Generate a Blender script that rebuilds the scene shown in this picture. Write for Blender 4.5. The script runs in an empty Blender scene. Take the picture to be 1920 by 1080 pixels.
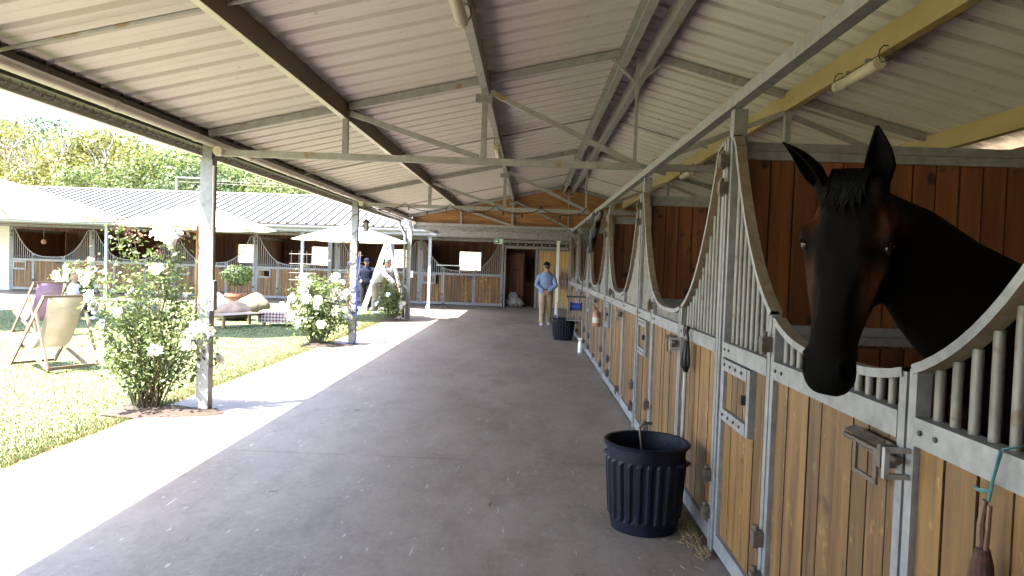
import bpy, bmesh, math, random
import numpy as np
from mathutils import Vector, Matrix, Euler

# ---------------------------------------------------------------- camera, light, exposure
S = bpy.context.scene
COL = S.collection
R = math.radians
cam_d = bpy.data.cameras.new("camera"); cam = bpy.data.objects.new("camera", cam_d); COL.objects.link(cam)
cam_d.sensor_width = 36.0; cam_d.lens = 1345.0 / 1920.0 * 36.0; cam_d.clip_start = 0.05; cam_d.clip_end = 3000
_r, _u, _b = (0.9991, 0.0238, 0.0340), (-0.0347, 0.0319, 0.9989), (0.0227, -0.9992, 0.0327)
_m = Matrix((( _r[0], _u[0], _b[0], 0.0), (_r[1], _u[1], _b[1], 0.0), (_r[2], _u[2], _b[2], 1.70), (0, 0, 0, 1)))
cam.matrix_world = _m
S.camera = cam

SUN_TO = Vector((-0.42, -0.34, 1.0)).normalized()          # direction from the yard to the sun
SUN_EL = math.asin(SUN_TO.z); SUN_AZ = math.atan2(SUN_TO.x, SUN_TO.y)
world = bpy.data.worlds.new("World"); S.world = world; world.use_nodes = True
wn = world.node_tree.nodes; wl = world.node_tree.links
sky = wn.new("ShaderNodeTexSky"); sky.sky_type = 'NISHITA'; sky.sun_disc = False
sky.sun_elevation = SUN_EL; sky.sun_rotation = SUN_AZ; sky.dust_density = 2.0; sky.air_density = 1.0
wl.new(sky.outputs[0], wn["Background"].inputs[0]); wn["Background"].inputs[1].default_value = 0.15
sun_d = bpy.data.lights.new("sun", 'SUN'); sun_d.energy = 5.0; sun_d.angle = R(0.5); sun_d.color = (1.0, 0.965, 0.92)
sun = bpy.data.objects.new("sun", sun_d); COL.objects.link(sun)
sun.rotation_euler = SUN_TO.to_track_quat('Z', 'Y').to_euler(); sun.location = (-20, -20, 40)
S.view_settings.view_transform = 'Standard'; S.view_settings.look = 'None'
S.view_settings.exposure = 3.45; S.view_settings.gamma = 1.0; S.view_settings.use_curve_mapping = False
S.render.engine = 'CYCLES'
S.cycles.use_denoising = True; S.cycles.use_adaptive_sampling = True; S.cycles.adaptive_threshold = 0.02
S.cycles.max_bounces = 10; S.cycles.diffuse_bounces = 5; S.cycles.glossy_bounces = 3; S.cycles.transmission_bounces = 4
S.cycles.sample_clamp_indirect = 8.0
S.cycles.caustics_reflective = False; S.cycles.caustics_refractive = False

# ---------------------------------------------------------------- materials
def _nodes(name):
    m = bpy.data.materials.new(name); m.use_nodes = True
    nt = m.node_tree
    return m, nt, nt.nodes, nt.links, nt.nodes["Principled BSDF"]

def mat(name, c1, c2=None, rough=0.6, metal=0.0, scale=(8, 8, 8), detail=4.0, contrast=(0.35, 0.65), rnd=0.0,
        bump=0.0, bscale=None, spots=None, light=None, spotscale=18.0, spotsize=0.16, transl=0.0, world_co=False, spec=0.5, sub=0.0):
    """procedural colour: two tones mixed by stretched noise, a per-object brightness shift, optional dark spots and bump"""
    m, nt, N, L, P = _nodes(name)
    c2 = c2 or c1
    tc = N.new("ShaderNodeTexCoord"); oi = N.new("ShaderNodeObjectInfo")
    co = tc.outputs["Object"]
    if world_co:
        g = N.new("ShaderNodeNewGeometry"); co = g.outputs["Position"]
    else:
        sc_ = N.new("ShaderNodeVectorMath"); sc_.operation = 'SCALE'; sc_.inputs[0].default_value = (13.7, 7.3, 3.1)
        L.new(oi.outputs["Random"], sc_.inputs["Scale"])
        ad = N.new("ShaderNodeVectorMath"); ad.operation = 'ADD'
        L.new(co, ad.inputs[0]); L.new(sc_.outputs[0], ad.inputs[1]); co = ad.outputs[0]
    mp = N.new("ShaderNodeMapping"); mp.inputs["Scale"].default_value = scale; L.new(co, mp.inputs[0])
    nz = N.new("ShaderNodeTexNoise"); nz.inputs["Scale"].default_value = 1.0; nz.inputs["Detail"].default_value = detail
    nz.inputs["Roughness"].default_value = 0.62
    L.new(mp.outputs[0], nz.inputs["Vector"])
    rp = N.new("ShaderNodeValToRGB"); rp.color_ramp.elements[0].position = contrast[0]; rp.color_ramp.elements[1].position = contrast[1]
    rp.color_ramp.elements[0].color = (*c1, 1); rp.color_ramp.elements[1].color = (*c2, 1)
    L.new(nz.outputs[0], rp.inputs[0]); col = rp.outputs[0]
    if spots:
        vo = N.new("ShaderNodeTexNoise"); vo.inputs["Scale"].default_value = spotscale; vo.inputs["Detail"].default_value = 2.0
        L.new(co, vo.inputs["Vector"])
        r2 = N.new("ShaderNodeValToRGB"); r2.color_ramp.elements[0].position = 0.5 + spotsize; r2.color_ramp.elements[1].position = 0.56 + spotsize
        L.new(vo.outputs[0], r2.inputs[0])
        mx = N.new("ShaderNodeMixRGB"); mx.inputs[2].default_value = (*spots, 1)
        L.new(r2.outputs[0], mx.inputs[0]); L.new(col, mx.inputs[1]); col = mx.outputs[0]
    if light:                                                   # scuffed pale patches
        lm = N.new("ShaderNodeMapping"); lm.inputs["Scale"].default_value = (9, 9, 4.5); L.new(co, lm.inputs[0])
        ln = N.new("ShaderNodeTexNoise"); ln.inputs["Scale"].default_value = 1.0; ln.inputs["Detail"].default_value = 7.0; ln.inputs["Roughness"].default_value = .75
        L.new(lm.outputs[0], ln.inputs[0]); l2 = N.new("ShaderNodeValToRGB"); l2.color_ramp.elements[0].position = .585; l2.color_ramp.elements[1].position = .70; L.new(ln.outputs[0], l2.inputs[0])
        mx = N.new("ShaderNodeMixRGB"); mx.inputs[2].default_value = (*light, 1); L.new(l2.outputs[0], mx.inputs[0]); L.new(col, mx.inputs[1]); col = mx.outputs[0]
    if rnd:
        mr = N.new("ShaderNodeMapRange"); mr.inputs[3].default_value = 1 - rnd; mr.inputs[4].default_value = 1 + rnd
        L.new(oi.outputs["Random"], mr.inputs[0])
        hs = N.new("ShaderNodeHueSaturation"); L.new(mr.outputs[0], hs.inputs["Value"]); L.new(col, hs.inputs["Color"])
        col = hs.outputs[0]
    L.new(col, P.inputs["Base Color"])
    P.inputs["Roughness"].default_value = rough; P.inputs["Metallic"].default_value = metal
    P.inputs["Specular IOR Level"].default_value = spec
    if bump:
        bn = N.new("ShaderNodeBump"); bn.inputs["Strength"].default_value = bump; bn.inputs["Distance"].default_value = 0.01
        if bscale:
            b2 = N.new("ShaderNodeTexNoise"); b2.inputs["Scale"].default_value = bscale; b2.inputs["Detail"].default_value = 3
            L.new(co, b2.inputs["Vector"]); L.new(b2.outputs[0], bn.inputs["Height"])
        else:
            L.new(nz.outputs[0], bn.inputs["Height"])
        L.new(bn.outputs[0], P.inputs["Normal"])
    if transl:
        tr = N.new("ShaderNodeBsdfTranslucent"); L.new(col, tr.inputs[0])
        ms = N.new("ShaderNodeMixShader"); ms.inputs[0].default_value = transl
        L.new(P.outputs[0], ms.inputs[1]); L.new(tr.outputs[0], ms.inputs[2]); L.new(ms.outputs[0], N["Material Output"].inputs[0])
    return m

M = {}
M['galv'] = mat('galvanised steel', (0.165, 0.167, 0.172), (0.280, 0.280, 0.284), 0.5, 0.25, (14, 14, 14), 6, (0.3, 0.7), 0.06, 0.05, spots=(0.30, 0.24, 0.17), spotscale=6, spotsize=0.2)
M['galv_d'] = mat('dusty galvanised steel', (0.225, 0.220, 0.222), (0.325, 0.318, 0.320), 0.6, 0.2, (9, 9, 9), 6, (0.3, 0.7), 0.05, 0.04, spots=(0.24, 0.17, 0.10), spotscale=5, spotsize=0.15)
M['galv_bar'] = mat('dusty galvanised bar', (0.125, 0.117, 0.107), (0.215, 0.203, 0.188), 0.55, 0.2, (13, 13, 7), 6, (0.3, 0.7), 0.05, 0.0, spots=(0.13, 0.095, 0.06), spotscale=16, spotsize=0.12, world_co=True)
M['dustrail'] = mat('dust covered steel strip', (0.15, 0.105, 0.068), (0.24, 0.19, 0.14), 0.8, 0.0, (20, 20, 20), 6, (0.3, 0.7), 0.05, 0.1)
M['brownsteel'] = mat('weathered brown purlin', (0.11, 0.072, 0.043), (0.18, 0.125, 0.08), 0.6, 0.1, (5, 1.2, 5), 5, (0.3, 0.7), 0.05, 0.05)  # brown stands for the shaded side of a galvanised purlin
M['yellow'] = mat('cream yellow painted purlin', (0.33, 0.245, 0.105), (0.41, 0.315, 0.155), 0.5, 0.0, (4, 1.5, 4), 5, (0.3, 0.7), 0.03, 0.03, spots=(0.25, 0.17, 0.09), spotscale=3, spotsize=0.2)  # pale yellow tone for the two purlins over the stalls
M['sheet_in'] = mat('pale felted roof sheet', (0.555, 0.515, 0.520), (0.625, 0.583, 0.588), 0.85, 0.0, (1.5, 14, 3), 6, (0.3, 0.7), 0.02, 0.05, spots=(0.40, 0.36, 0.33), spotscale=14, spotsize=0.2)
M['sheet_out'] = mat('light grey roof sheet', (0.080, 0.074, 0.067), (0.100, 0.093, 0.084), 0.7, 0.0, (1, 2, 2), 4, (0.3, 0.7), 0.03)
M['wood'] = mat('honey varnished plank', (0.070, 0.032, 0.0085), (0.215, 0.110, 0.031), 0.55, 0.0, (15, 15, 1.0), 7, (0.34, 0.66), 0.26, 0.1, light=(0.42, 0.26, 0.085), spots=(0.06, 0.028, 0.012), spotscale=7, spotsize=0.19)
M['woodred'] = mat('red brown partition plank', (0.0700, 0.0210, 0.0070), (0.1900, 0.0640, 0.0205), 0.6, 0.0, (14, 14, 0.9), 7, (0.33, 0.67), 0.26, 0.08, spots=(0.02, 0.010, 0.007), spotscale=6, spotsize=0.16)
M['woodgable'] = mat('orange brown gable board', (0.1755, 0.0783, 0.0257), (0.3780, 0.1823, 0.0594), 0.55, 0.0, (1.4, 12, 22), 6, (0.3, 0.7), 0.14, 0.06)
M['woodpale'] = mat('pale yellow pine board', (0.34, 0.21, 0.075), (0.42, 0.275, 0.11), 0.55, 0.0, (14, 14, 0.9), 5, (0.3, 0.7), 0.1, 0.05)
M['joint'] = mat('dark dirt in the joints', (0.022, 0.012, 0.006), (0.050, 0.027, 0.013), 0.95, 0.0, (20, 20, 20), 3, spec=.1)
M['teak'] = mat('weathered garden furniture wood', (0.10, 0.062, 0.040), (0.16, 0.105, 0.07), 0.6, 0.0, (10, 10, 2), 5, (0.3, 0.7), 0.1)
M['pinefurn'] = mat('light pine furniture', (0.17, 0.105, 0.045), (0.22, 0.14, 0.065), 0.5, 0.0, (3, 10, 10), 5, (0.3, 0.7), 0.1)
M['mast'] = mat('orange varnished mast', (0.26, 0.10, 0.02), (0.34, 0.145, 0.032), 0.4, 0.0, (10, 10, 1), 4)
M['white'] = mat('white paint', (0.72, 0.72, 0.70), (0.80, 0.80, 0.78), 0.5, 0.0, (3, 3, 3), 4)
M['cream'] = mat('cream plastic', (0.44, 0.40, 0.33), (0.52, 0.48, 0.41), 0.35, 0.0, (4, 4, 4), 4)
M['tube'] = mat('lamp diffuser', (0.66, 0.60, 0.49), (0.72, 0.67, 0.57), 0.3, 0.0, (3, 3, 3), 3, transl=0.25)
M['black'] = mat('black plastic', (0.012, 0.012, 0.014), (0.022, 0.022, 0.026), 0.5, 0.0, (8, 8, 8), 4)
M['tub'] = mat('scuffed dark blue plastic', (0.0022, 0.003, 0.0075), (0.005, 0.0068, 0.0165), 0.5, 0.0, (6, 6, 6), 5, (0.35, 0.65), 0.0, 0.03, spec=.22, spots=(0.07, 0.066, 0.062), spotscale=38, spotsize=0.2)
M['darkiron'] = mat('dark iron', (0.04, 0.035, 0.03), (0.09, 0.075, 0.06), 0.5, 0.5, (12, 12, 12), 4)
M['rust'] = mat('rusty fitting', (0.07, 0.05, 0.035), (0.15, 0.125, 0.105), 0.6, 0.4, (15, 15, 15), 5, (0.3, 0.7), 0.1)
M['canvas'] = mat('white parasol canvas', (0.74, 0.73, 0.70), (0.80, 0.79, 0.77), 0.8, 0.0, (2, 2, 2), 3, transl=0.25)
M['soil'] = mat('mulched soil', (0.022, 0.014, 0.009), (0.055, 0.036, 0.024), 0.95, 0.0, (25, 25, 25), 6, (0.3, 0.7), 0.0, 0.5)
M['straw'] = mat('straw', (0.22, 0.16, 0.075), (0.32, 0.245, 0.125), 0.8, 0.0, (5, 5, 5), 2)
M['bedding'] = mat('straw bedding', (0.20, 0.14, 0.07), (0.34, 0.25, 0.13), 0.95, 0.0, (14, 14, 14), 6, (0.3, 0.7), 0.0, 0.4)
M['render'] = mat('white rendered wall', (0.60, 0.58, 0.54), (0.70, 0.68, 0.64), 0.85, 0.0, (2, 2, 2), 5)

def floor_mat():
    m, nt, N, L, P = _nodes('worn grey concrete')
    g = N.new("ShaderNodeNewGeometry"); co = g.outputs["Position"]
    def noise(scale, det, sx=1, sy=1, rough=.6):
        mp = N.new("ShaderNodeMapping"); mp.inputs["Scale"].default_value = (scale * sx, scale * sy, scale); L.new(co, mp.inputs[0])
        n = N.new("ShaderNodeTexNoise"); n.inputs["Scale"].default_value = 1; n.inputs["Detail"].default_value = det; n.inputs["Roughness"].default_value = rough
        L.new(mp.outputs[0], n.inputs[0]); return n.outputs[0]
    def ramp(v, p0, p1, a=(0, 0, 0, 1), b=(1, 1, 1, 1)):
        r = N.new("ShaderNodeValToRGB"); r.color_ramp.elements[0].position = p0; r.color_ramp.elements[1].position = p1
        r.color_ramp.elements[0].color = a; r.color_ramp.elements[1].color = b; L.new(v, r.inputs[0]); return r.outputs[0]
    def mix(f, a, b, k=None):
        x = N.new("ShaderNodeMixRGB")
        if k is not None:
            mu = N.new("ShaderNodeMath"); mu.operation = 'MULTIPLY'; mu.inputs[1].default_value = k; L.new(f, mu.inputs[0]); f = mu.outputs[0]
        L.new(f, x.inputs[0])
        for i, v in ((1, a), (2, b)):
            if isinstance(v, tuple): x.inputs[i].default_value = v
            else: L.new(v, x.inputs[i])
        return x.outputs[0]
    base = ramp(noise(1.1, 7, .7, .35, .68), .34, .66, (.140, .110, .088, 1), (.272, .222, .184, 1))
    stain = ramp(noise(.45, 5, 1, .5), .50, .68)
    base = mix(ramp(noise(.8, 7, 2.2, .25, .7), .45, .70), base, (.262, .224, .195, 1), .55)
    base = mix(stain, base, (.080, .060, .048, 1), .55)
    base = mix(ramp(noise(21, 8, 1, .7, .8), .40, .62), base, (.285, .238, .202, 1), .50)
    base = mix(ramp(noise(3.3, 8, 1, .55, .78), .47, .64), base, (.088, .066, .052, 1), .36)
    base = mix(ramp(noise(7, 7, 1, .6, .75), .58, .72), base, (.34, .32, .305, 1), .42)
    base = mix(ramp(noise(9, 4, 2.4, .6), .655, .70), base, (.50, .48, .46, 1), .6)
    base = mix(ramp(noise(3.1, 6, 1.6, .4, .7), .60, .72), base, (.30, .275, .26, 1), .5)
    base = mix(ramp(noise(23, 3, .5, 2.2), .71, .74), base, (.04, .033, .028, 1), .75)
    base = mix(ramp(noise(5, 2, 5.5, .35), .725, .74), base, (.62, .58, .53, 1), .55)
    base = mix(ramp(noise(150, 2), .66, .74), base, (.07, .06, .05, 1), .5)
    L.new(base, P.inputs["Base Color"]); P.inputs["Roughness"].default_value = .52; P.inputs["Specular IOR Level"].default_value = .45
    b = N.new("ShaderNodeBump"); b.inputs["Strength"].default_value = .12; b.inputs["Distance"].default_value = .01
    L.new(noise(40, 6), b.inputs["Height"]); L.new(b.outputs[0], P.inputs["Normal"])
    return m
M['concrete'] = floor_mat()
M['turf'] = mat('lawn turf', (0.0744, 0.0915, 0.0315), (0.1216, 0.1344, 0.0515), 0.9, 0.0, (1.3, 1.3, 1.3), 7, (0.3, 0.7), 0, 0.3, 60, world_co=True)
M['dry'] = mat('dry pale field grass', (0.34, 0.27, 0.15), (0.46, 0.39, 0.24), 0.95, 0.0, (.5, .5, .5), 7, (0.3, 0.7), 0, 0.3, 30, world_co=True)

def leafmat(name, c1, c2, transl=.35, rough=.55):
    """leaf colour varies from leaf to leaf by a random face attribute"""
    m, nt, N, L, P = _nodes(name)
    at = N.new("ShaderNodeAttribute"); at.attribute_name = "tone"
    rp = N.new("ShaderNodeValToRGB"); rp.color_ramp.elements[0].color = (*c1, 1); rp.color_ramp.elements[1].color = (*c2, 1)
    L.new(at.outputs["Fac"], rp.inputs[0])
    L.new(rp.outputs[0], P.inputs["Base Color"]); P.inputs["Roughness"].default_value = rough
    tr = N.new("ShaderNodeBsdfTranslucent"); L.new(rp.outputs[0], tr.inputs[0])
    ms = N.new("ShaderNodeMixShader"); ms.inputs[0].default_value = transl
    L.new(P.outputs[0], ms.inputs[1]); L.new(tr.outputs[0], ms.inputs[2]); L.new(ms.outputs[0], N["Material Output"].inputs[0])
    return m
M['roseleaf'] = leafmat('rose leaf', (0.0358, 0.0650, 0.0195), (0.1543, 0.1918, 0.0553), .4)
M['redshoot'] = leafmat('red young shoot', (0.08, 0.022, 0.014), (0.14, 0.055, 0.03))
M['petal'] = mat('white petal', (0.74, 0.72, 0.68), (0.82, 0.80, 0.78), 0.7, 0, (30, 30, 30), 2, transl=.25)
M['shrubleaf'] = leafmat('shrub leaf', (0.025, 0.05, 0.012), (0.09, 0.115, 0.03))
M['crown_y'] = leafmat('yellowing foliage', (0.0673, 0.0822, 0.0209), (0.2467, 0.2242, 0.0538), .45)
M['crown_g'] = leafmat('green foliage', (0.0403, 0.0706, 0.0185), (0.1478, 0.1764, 0.0470), .45)
M['crown_d'] = leafmat('dark green foliage', (0.0209, 0.0448, 0.0149), (0.0777, 0.1121, 0.0329), .4)
M['grassblade'] = leafmat('grass blade', (0.0786, 0.1073, 0.0315), (0.1502, 0.1687, 0.0601), .45)
M['dryblade'] = leafmat('dry grass blade', (0.15, 0.105, 0.045), (0.23, 0.175, 0.085), .3)
M['bark'] = mat('bark', (0.10, 0.075, 0.055), (0.20, 0.16, 0.125), 0.9, 0, (8, 8, 2), 6)
M['palebark'] = mat('bleached dead branch', (0.15, 0.125, 0.105), (0.22, 0.185, 0.16), 0.9, 0, (8, 8, 2), 5)
M['cane'] = mat('rose cane', (0.07, 0.065, 0.03), (0.14, 0.11, 0.06), 0.8, 0, (10, 10, 3), 4)

# ---------------------------------------------------------------- mesh helpers
class MB:
    def __init__(s): s.v = []; s.f = []; s.mi = []
    def add(s, vs, fs, mi=0):
        o = len(s.v); s.v += [tuple(p) for p in vs]; s.f += [tuple(i + o for i in f) for f in fs]; s.mi += [mi] * len(fs); return s
    def box(s, x0, x1, y0, y1, z0, z1, mi=0):
        return s.add([(x0, y0, z0), (x1, y0, z0), (x1, y1, z0), (x0, y1, z0), (x0, y0, z1), (x1, y0, z1), (x1, y1, z1), (x0, y1, z1)],
                     [(0, 3, 2, 1), (4, 5, 6, 7), (0, 1, 5, 4), (1, 2, 6, 5), (2, 3, 7, 6), (3, 0, 4, 7)], mi)
    def bar(s, p, q, w, h, up=(0, 0, 1), mi=0):
        p = Vector(p); q = Vector(q); d = (q - p).normalized(); up = Vector(up)
        if abs(d.dot(up)) > .98: up = Vector((0, 1, 0))
        a = d.cross(up).normalized(); b = a.cross(d).normalized(); a *= w / 2; b *= h / 2
        return s.add([p - a - b, p + a - b, p + a + b, p - a + b, q - a - b, q + a - b, q + a + b, q - a + b],
                     [(0, 3, 2, 1), (4, 5, 6, 7), (0, 1, 5, 4), (1, 2, 6, 5), (2, 3, 7, 6), (3, 0, 4, 7)], mi)
    def tube(s, pts, r, n=8, mi=0, cap=True):
        pts = [Vector(p) for p in pts]; rs = r if isinstance(r, (list, tuple)) else [r] * len(pts)
        rings = []; prev = None
        for i, p in enumerate(pts):
            t = (pts[min(i + 1, len(pts) - 1)] - pts[max(i - 1, 0)]).normalized()
            if prev is None:
                a = t.cross(Vector((0, 0, 1)) if abs(t.z) < .9 else Vector((1, 0, 0))).normalized()
            else:
                a = (prev - t * prev.dot(t)).normalized()
            prev = a; b = t.cross(a)
            rings.append([p + (a * math.cos(k * 2 * math.pi / n) + b * math.sin(k * 2 * math.pi / n)) * rs[i] for k in range(n)])
        vs = [v for rg in rings for v in rg]; fs = []
        for i in range(len(pts) - 1):
            for k in range(n): fs.append((i * n + k, i * n + (k + 1) % n, (i + 1) * n + (k + 1) % n, (i + 1) * n + k))
        if cap: fs.append(tuple(range(n - 1, -1, -1))); fs.append(tuple((len(pts) - 1) * n + k for k in range(n)))
        return s.add(vs, fs, mi)
    def lathe(s, prof, n=24, c=(0, 0, 0), mi=0, wob=None):
        vs = []; fs = []; m = len(prof)
        for k in range(n):
            a = 2 * math.pi * k / n
            for j, (r, z) in enumerate(prof):
                rr = r + (wob(k, j) if wob else 0)
                vs.append((c[0] + rr * math.cos(a), c[1] + rr * math.sin(a), c[2] + z))
        for k in range(n):
            k2 = (k + 1) % n
            for j in range(m - 1): fs.append((k * m + j, k2 * m + j, k2 * m + j + 1, k * m + j + 1))
        return s.add(vs, fs, mi)
    def prism(s, poly, axis, a, b, mi=0):
        """polygon (list of 2d points) extruded along axis 'x','y','z' from a to b"""
        def P3(p, t): return {'x': (t, p[0], p[1]), 'y': (p[0], t, p[1]), 'z': (p[0], p[1], t)}[axis]
        n = len(poly); vs = [P3(p, a) for p in poly] + [P3(p, b) for p in poly]
        return s.add(vs, [tuple(range(n)), tuple(range(2 * n - 1, n - 1, -1))] + [(i, i + n, (i + 1) % n + n, (i + 1) % n) for i in range(n)], mi)
    def mesh(s, name, mats, smooth=False):
        me = bpy.data.meshes.new(name); me.from_pydata(s.v, [], s.f)
        for m in (mats if isinstance(mats, (list, tuple)) else [mats]): me.materials.append(m)
        if len(me.materials) > 1: me.polygons.foreach_set("material_index", s.mi)
        bm = bmesh.new(); bm.from_mesh(me); bmesh.ops.recalc_face_normals(bm, faces=bm.faces); bm.to_mesh(me); bm.free()
        if smooth: me.polygons.foreach_set("use_smooth", [True] * len(me.polygons))
        me.update(); return me
    def build(s, name, mats, parent=None, loc=(0, 0, 0), smooth=False):
        return obj(name, s.mesh(name, mats, smooth), parent, loc)

def obj(name, me, parent=None, loc=(0, 0, 0), rot=None, scale=None):
    o = bpy.data.objects.new(name, me); COL.objects.link(o); o.location = loc
    if rot: o.rotation_euler = rot
    if scale: o.scale = scale
    if parent: o.parent = parent
    return o
def tag(o, label=None, cat=None, group=None, kind=None):
    if label: o['label'] = label
    if cat: o['category'] = cat
    if group: o['group'] = group
    if kind: o['kind'] = kind
    return o
def empty(name, loc=(0, 0, 0), rz=0.0, parent=None):
    o = bpy.data.objects.new(name, None); COL.objects.link(o); o.location = loc; o.rotation_euler = (0, 0, rz); o.empty_display_size = .2
    if parent: o.parent = parent
    return o
def copy_tree(o, parent=None):
    c = o.copy(); COL.objects.link(c); c.parent = parent
    for ch in list(o.children): copy_tree(ch, c)
    return c
_pl = {}
def plank_mesh(w, d, h, m, ax='z'):
    """a board with chamfered long edges, standing on its origin (ax z) or lying along x / y"""
    key = (round(w, 3), round(d, 3), round(h, 3), m.name, ax)
    if key in _pl: return _pl[key]
    c = min(.0028, d * .3); a, b = w / 2, d / 2
    g = .010
    poly = [(-a + c, -b), (a - c, -b), (a, -b + c), (a, b - .006), (a + g, b - .006), (a + g, b), (a, b), (-a + .001, b), (-a, b - .001), (-a, -b + c)]
    mb = MB().prism(poly, ax, 0, h); n = len(poly)
    for e in (1, 2, 3, 4, n - 2, n - 1): mb.mi[2 + e] = 1                      # dirt settled in the joints
    me = mb.mesh('plank', [m, M['joint']]); _pl[key] = me; return me
def cyl_unit(name, r, m, n=10):
    return MB().tube([(0, 0, 0), (0, 0, 1)], r, n).mesh(name, m, False)
RND = random.Random(7)

# ---------------------------------------------------------------- the setting
def grid_sheet(name, x0, x1, y0, y1, nx, ny, zf, m):
    vs = [(x0 + (x1 - x0) * i / nx, y0 + (y1 - y0) * j / ny, 0) for j in range(ny + 1) for i in range(nx + 1)]
    vs = [(x, y, zf(x, y)) for x, y, _ in vs]
    fs = [(j * (nx + 1) + i, j * (nx + 1) + i + 1, (j + 1) * (nx + 1) + i + 1, (j + 1) * (nx + 1) + i) for j in range(ny) for i in range(nx)]
    return MB().add(vs, fs).build(name, m, smooth=True)
def ground_z(x, y):
    t = max(0.0, min(1.0, (y - 33.5) / 7.0)); q = max(0.0, min(1.0, (y - 40) / 60.0))
    return -0.06 + 3.0 * t * t * (3 - 2 * t) + 5.0 * q * q * (3 - 2 * q)
g_ = grid_sheet('ground', -260, 220, -180, 300, 120, 240, ground_z, M['dry']); tag(g_, kind='structure')
lawn = MB().box(-40, -3.9, -22, 24.55, -.05, -.012).build('lawn', M['turf']); tag(lawn, kind='structure')

# aisle floor: cast slabs with open joints, each slab a piece of the floor
fl = MB().box(-3.98, 1.32, -18, 24.6, -.09, -.03).build('aisle_floor', M['concrete']); tag(fl, kind='structure')
ys = [-18, -12, -6, -1.9, 2.5, 6.15, 10.9, 14.3, 17.6, 20.9, 24.59]
for a, b in zip(ys[:-1], ys[1:]):
    for x0, x1 in ((-3.975, 1.315),):
        c = .004
        MB().prism([(x0, -.029), (x1, -.029), (x1, -c), (x1 - c, 0), (x0 + c, 0), (x0, -c)], 'y', a + .003, b - .003).build('slab', M['concrete'], fl)
wk = MB().box(-27, 6.5, 24.6, 28.9, -.09, 0).build('walkway', M['concrete']); tag(wk, kind='structure')
bd = MB().box(1.32, 4.75, -18, 21.0, -.08, .015).build('stall_ground', M['bedding']); tag(bd, kind='structure')
bd2 = MB().box(-27, 6.5, 28.9, 31.9, -.08, .012).build('stall_ground', M['bedding']); tag(bd2, kind='structure')
bd3 = MB().box(1.32, 6.5, 21.0, 24.6, -.08, -.003).build('side_floor', M['concrete']); tag(bd3, kind='structure')

# ---------------------------------------------------------------- near shed
def zl(x): return 3.05 + .2232 * (x + 3.5)
def zr(x): return 4.065 - .27 * (x - 1.05)
def sheet_mesh(name, x0, z0, x1, z1, m, width=1.0, ribs=3):
    """ribbed sheet: runs from (x0,z0) to (x1,z1), `width` along y, standing ribs every third of a metre"""
    p = width / ribs; prof = []
    for i in range(ribs):
        o = i * p
        prof += [(o, 0), (o + p * .30, 0), (o + p * .315, .004), (o + p * .335, .004), (o + p * .35, 0), (o + p * .72, 0), (o + p * .76, .052), (o + p * .96, .052)]
    prof.append((width, 0)); vs = []
    for x, z in ((x0, z0), (x1, z1)):
        vs += [(x, y, z + h) for y, h in prof]
    n = len(prof); fs = [(i, i + 1, n + i + 1, n + i) for i in range(n - 1)]
    return MB().add(vs, fs).mesh(name, m)
shed = empty('stable_shed', (-3.5, 7.72, 0))
tag(shed, 'open aisle stable shed with pale ribbed roof, steel trusses and orange brown gable', 'stable')
SO = Vector((3.5, -7.72, 0))                                    # parts are written in yard coordinates, then shifted to the shed's base
def spart(mb, name, m, smooth=False): return mb.build(name, m, shed, SO, smooth)
shl = sheet_mesh('roof_sheet', -3.58, zl(-3.58), 1.05, zl(1.05), M['sheet_in'])
shr = sheet_mesh('roof_sheet', 1.05, zr(1.05), 4.95, zr(4.95), M['sheet_in'])
for i in range(39):
    for me in (shl, shr): obj('roof_sheet', me, shed, SO + Vector((0, -17.8 + i, 0)))
YA, YB = -17.8, 21.15  # shed lengthened unseen behind the camera to keep sky light out
spart(MB().prism([(.8, zl(.8) + .056), (1.05, zl(1.05) + .064), (1.3, zr(1.3) + .056), (1.3, zr(1.3) + .06), (1.05, zl(1.05) + .069), (.8, zl(.8) + .06)], 'y', YA, YB), 'ridge_cap', M['sheet_out'])
def cpurlin(x, top, h, side, m, name='purlin', w=.065, m2=None):
    t = .008
    wx = x - t / 2
    b = MB().box(wx, wx + t, YA, YB - .2, top - h, top)
    for z in (top - h, top - t):
        xa, xb = (x + t / 2, x + w) if side > 0 else (x - w, x - t / 2)
        b.box(xa, xb, YA, YB - .2, z, z + t, 1)
    e = x + w - t if side > 0 else x - w
    b.box(e, e + t, YA, YB - .2, top - h + t, top - h + .025, 1)
    return spart(b, name, [m, m2 or m])
cpurlin(-2.0, zl(-2.0) - .012, .175, -1, M['brownsteel'], w=.062, m2=M['cream'])  # shade put into the brown web, ground light into the cream flange
cpurlin(-.5, zl(-.55) - .012, .165, -1, M['galv_d'], w=.07)
cpurlin(.96, zl(.9) - .012, .19, -1, M['galv_d'], w=.075)
cpurlin(1.16, zr(1.22) - .012, .19, 1, M['galv_d'], w=.075)
cpurlin(2.64, zr(2.72) - .012, .19, 1, M['yellow'], w=.075)
cpurlin(4.14, zr(4.22) - .012, .19, 1, M['yellow'], w=.075)
# sag rods between the purlins
for y in (-2.1, 4.62, 11.0, 17.6):
    for xa, xb in ((-3.5, -2.03), (-2.0, -.55), (-.5, .9)):
        spart(MB().tube([(xa, y, zl(xa) - .075), (xb, y, zl(xb) - .075)], .014, 6), 'sag_rod', M['galv_d'])
    for xa, xb in ((1.22, 2.64), (2.7, 4.14)):
        spart(MB().tube([(xa, y, zr(xa) - .075), (xb, y, zr(xb) - .075)], .014, 6), 'sag_rod', M['galv_d'])
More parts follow.
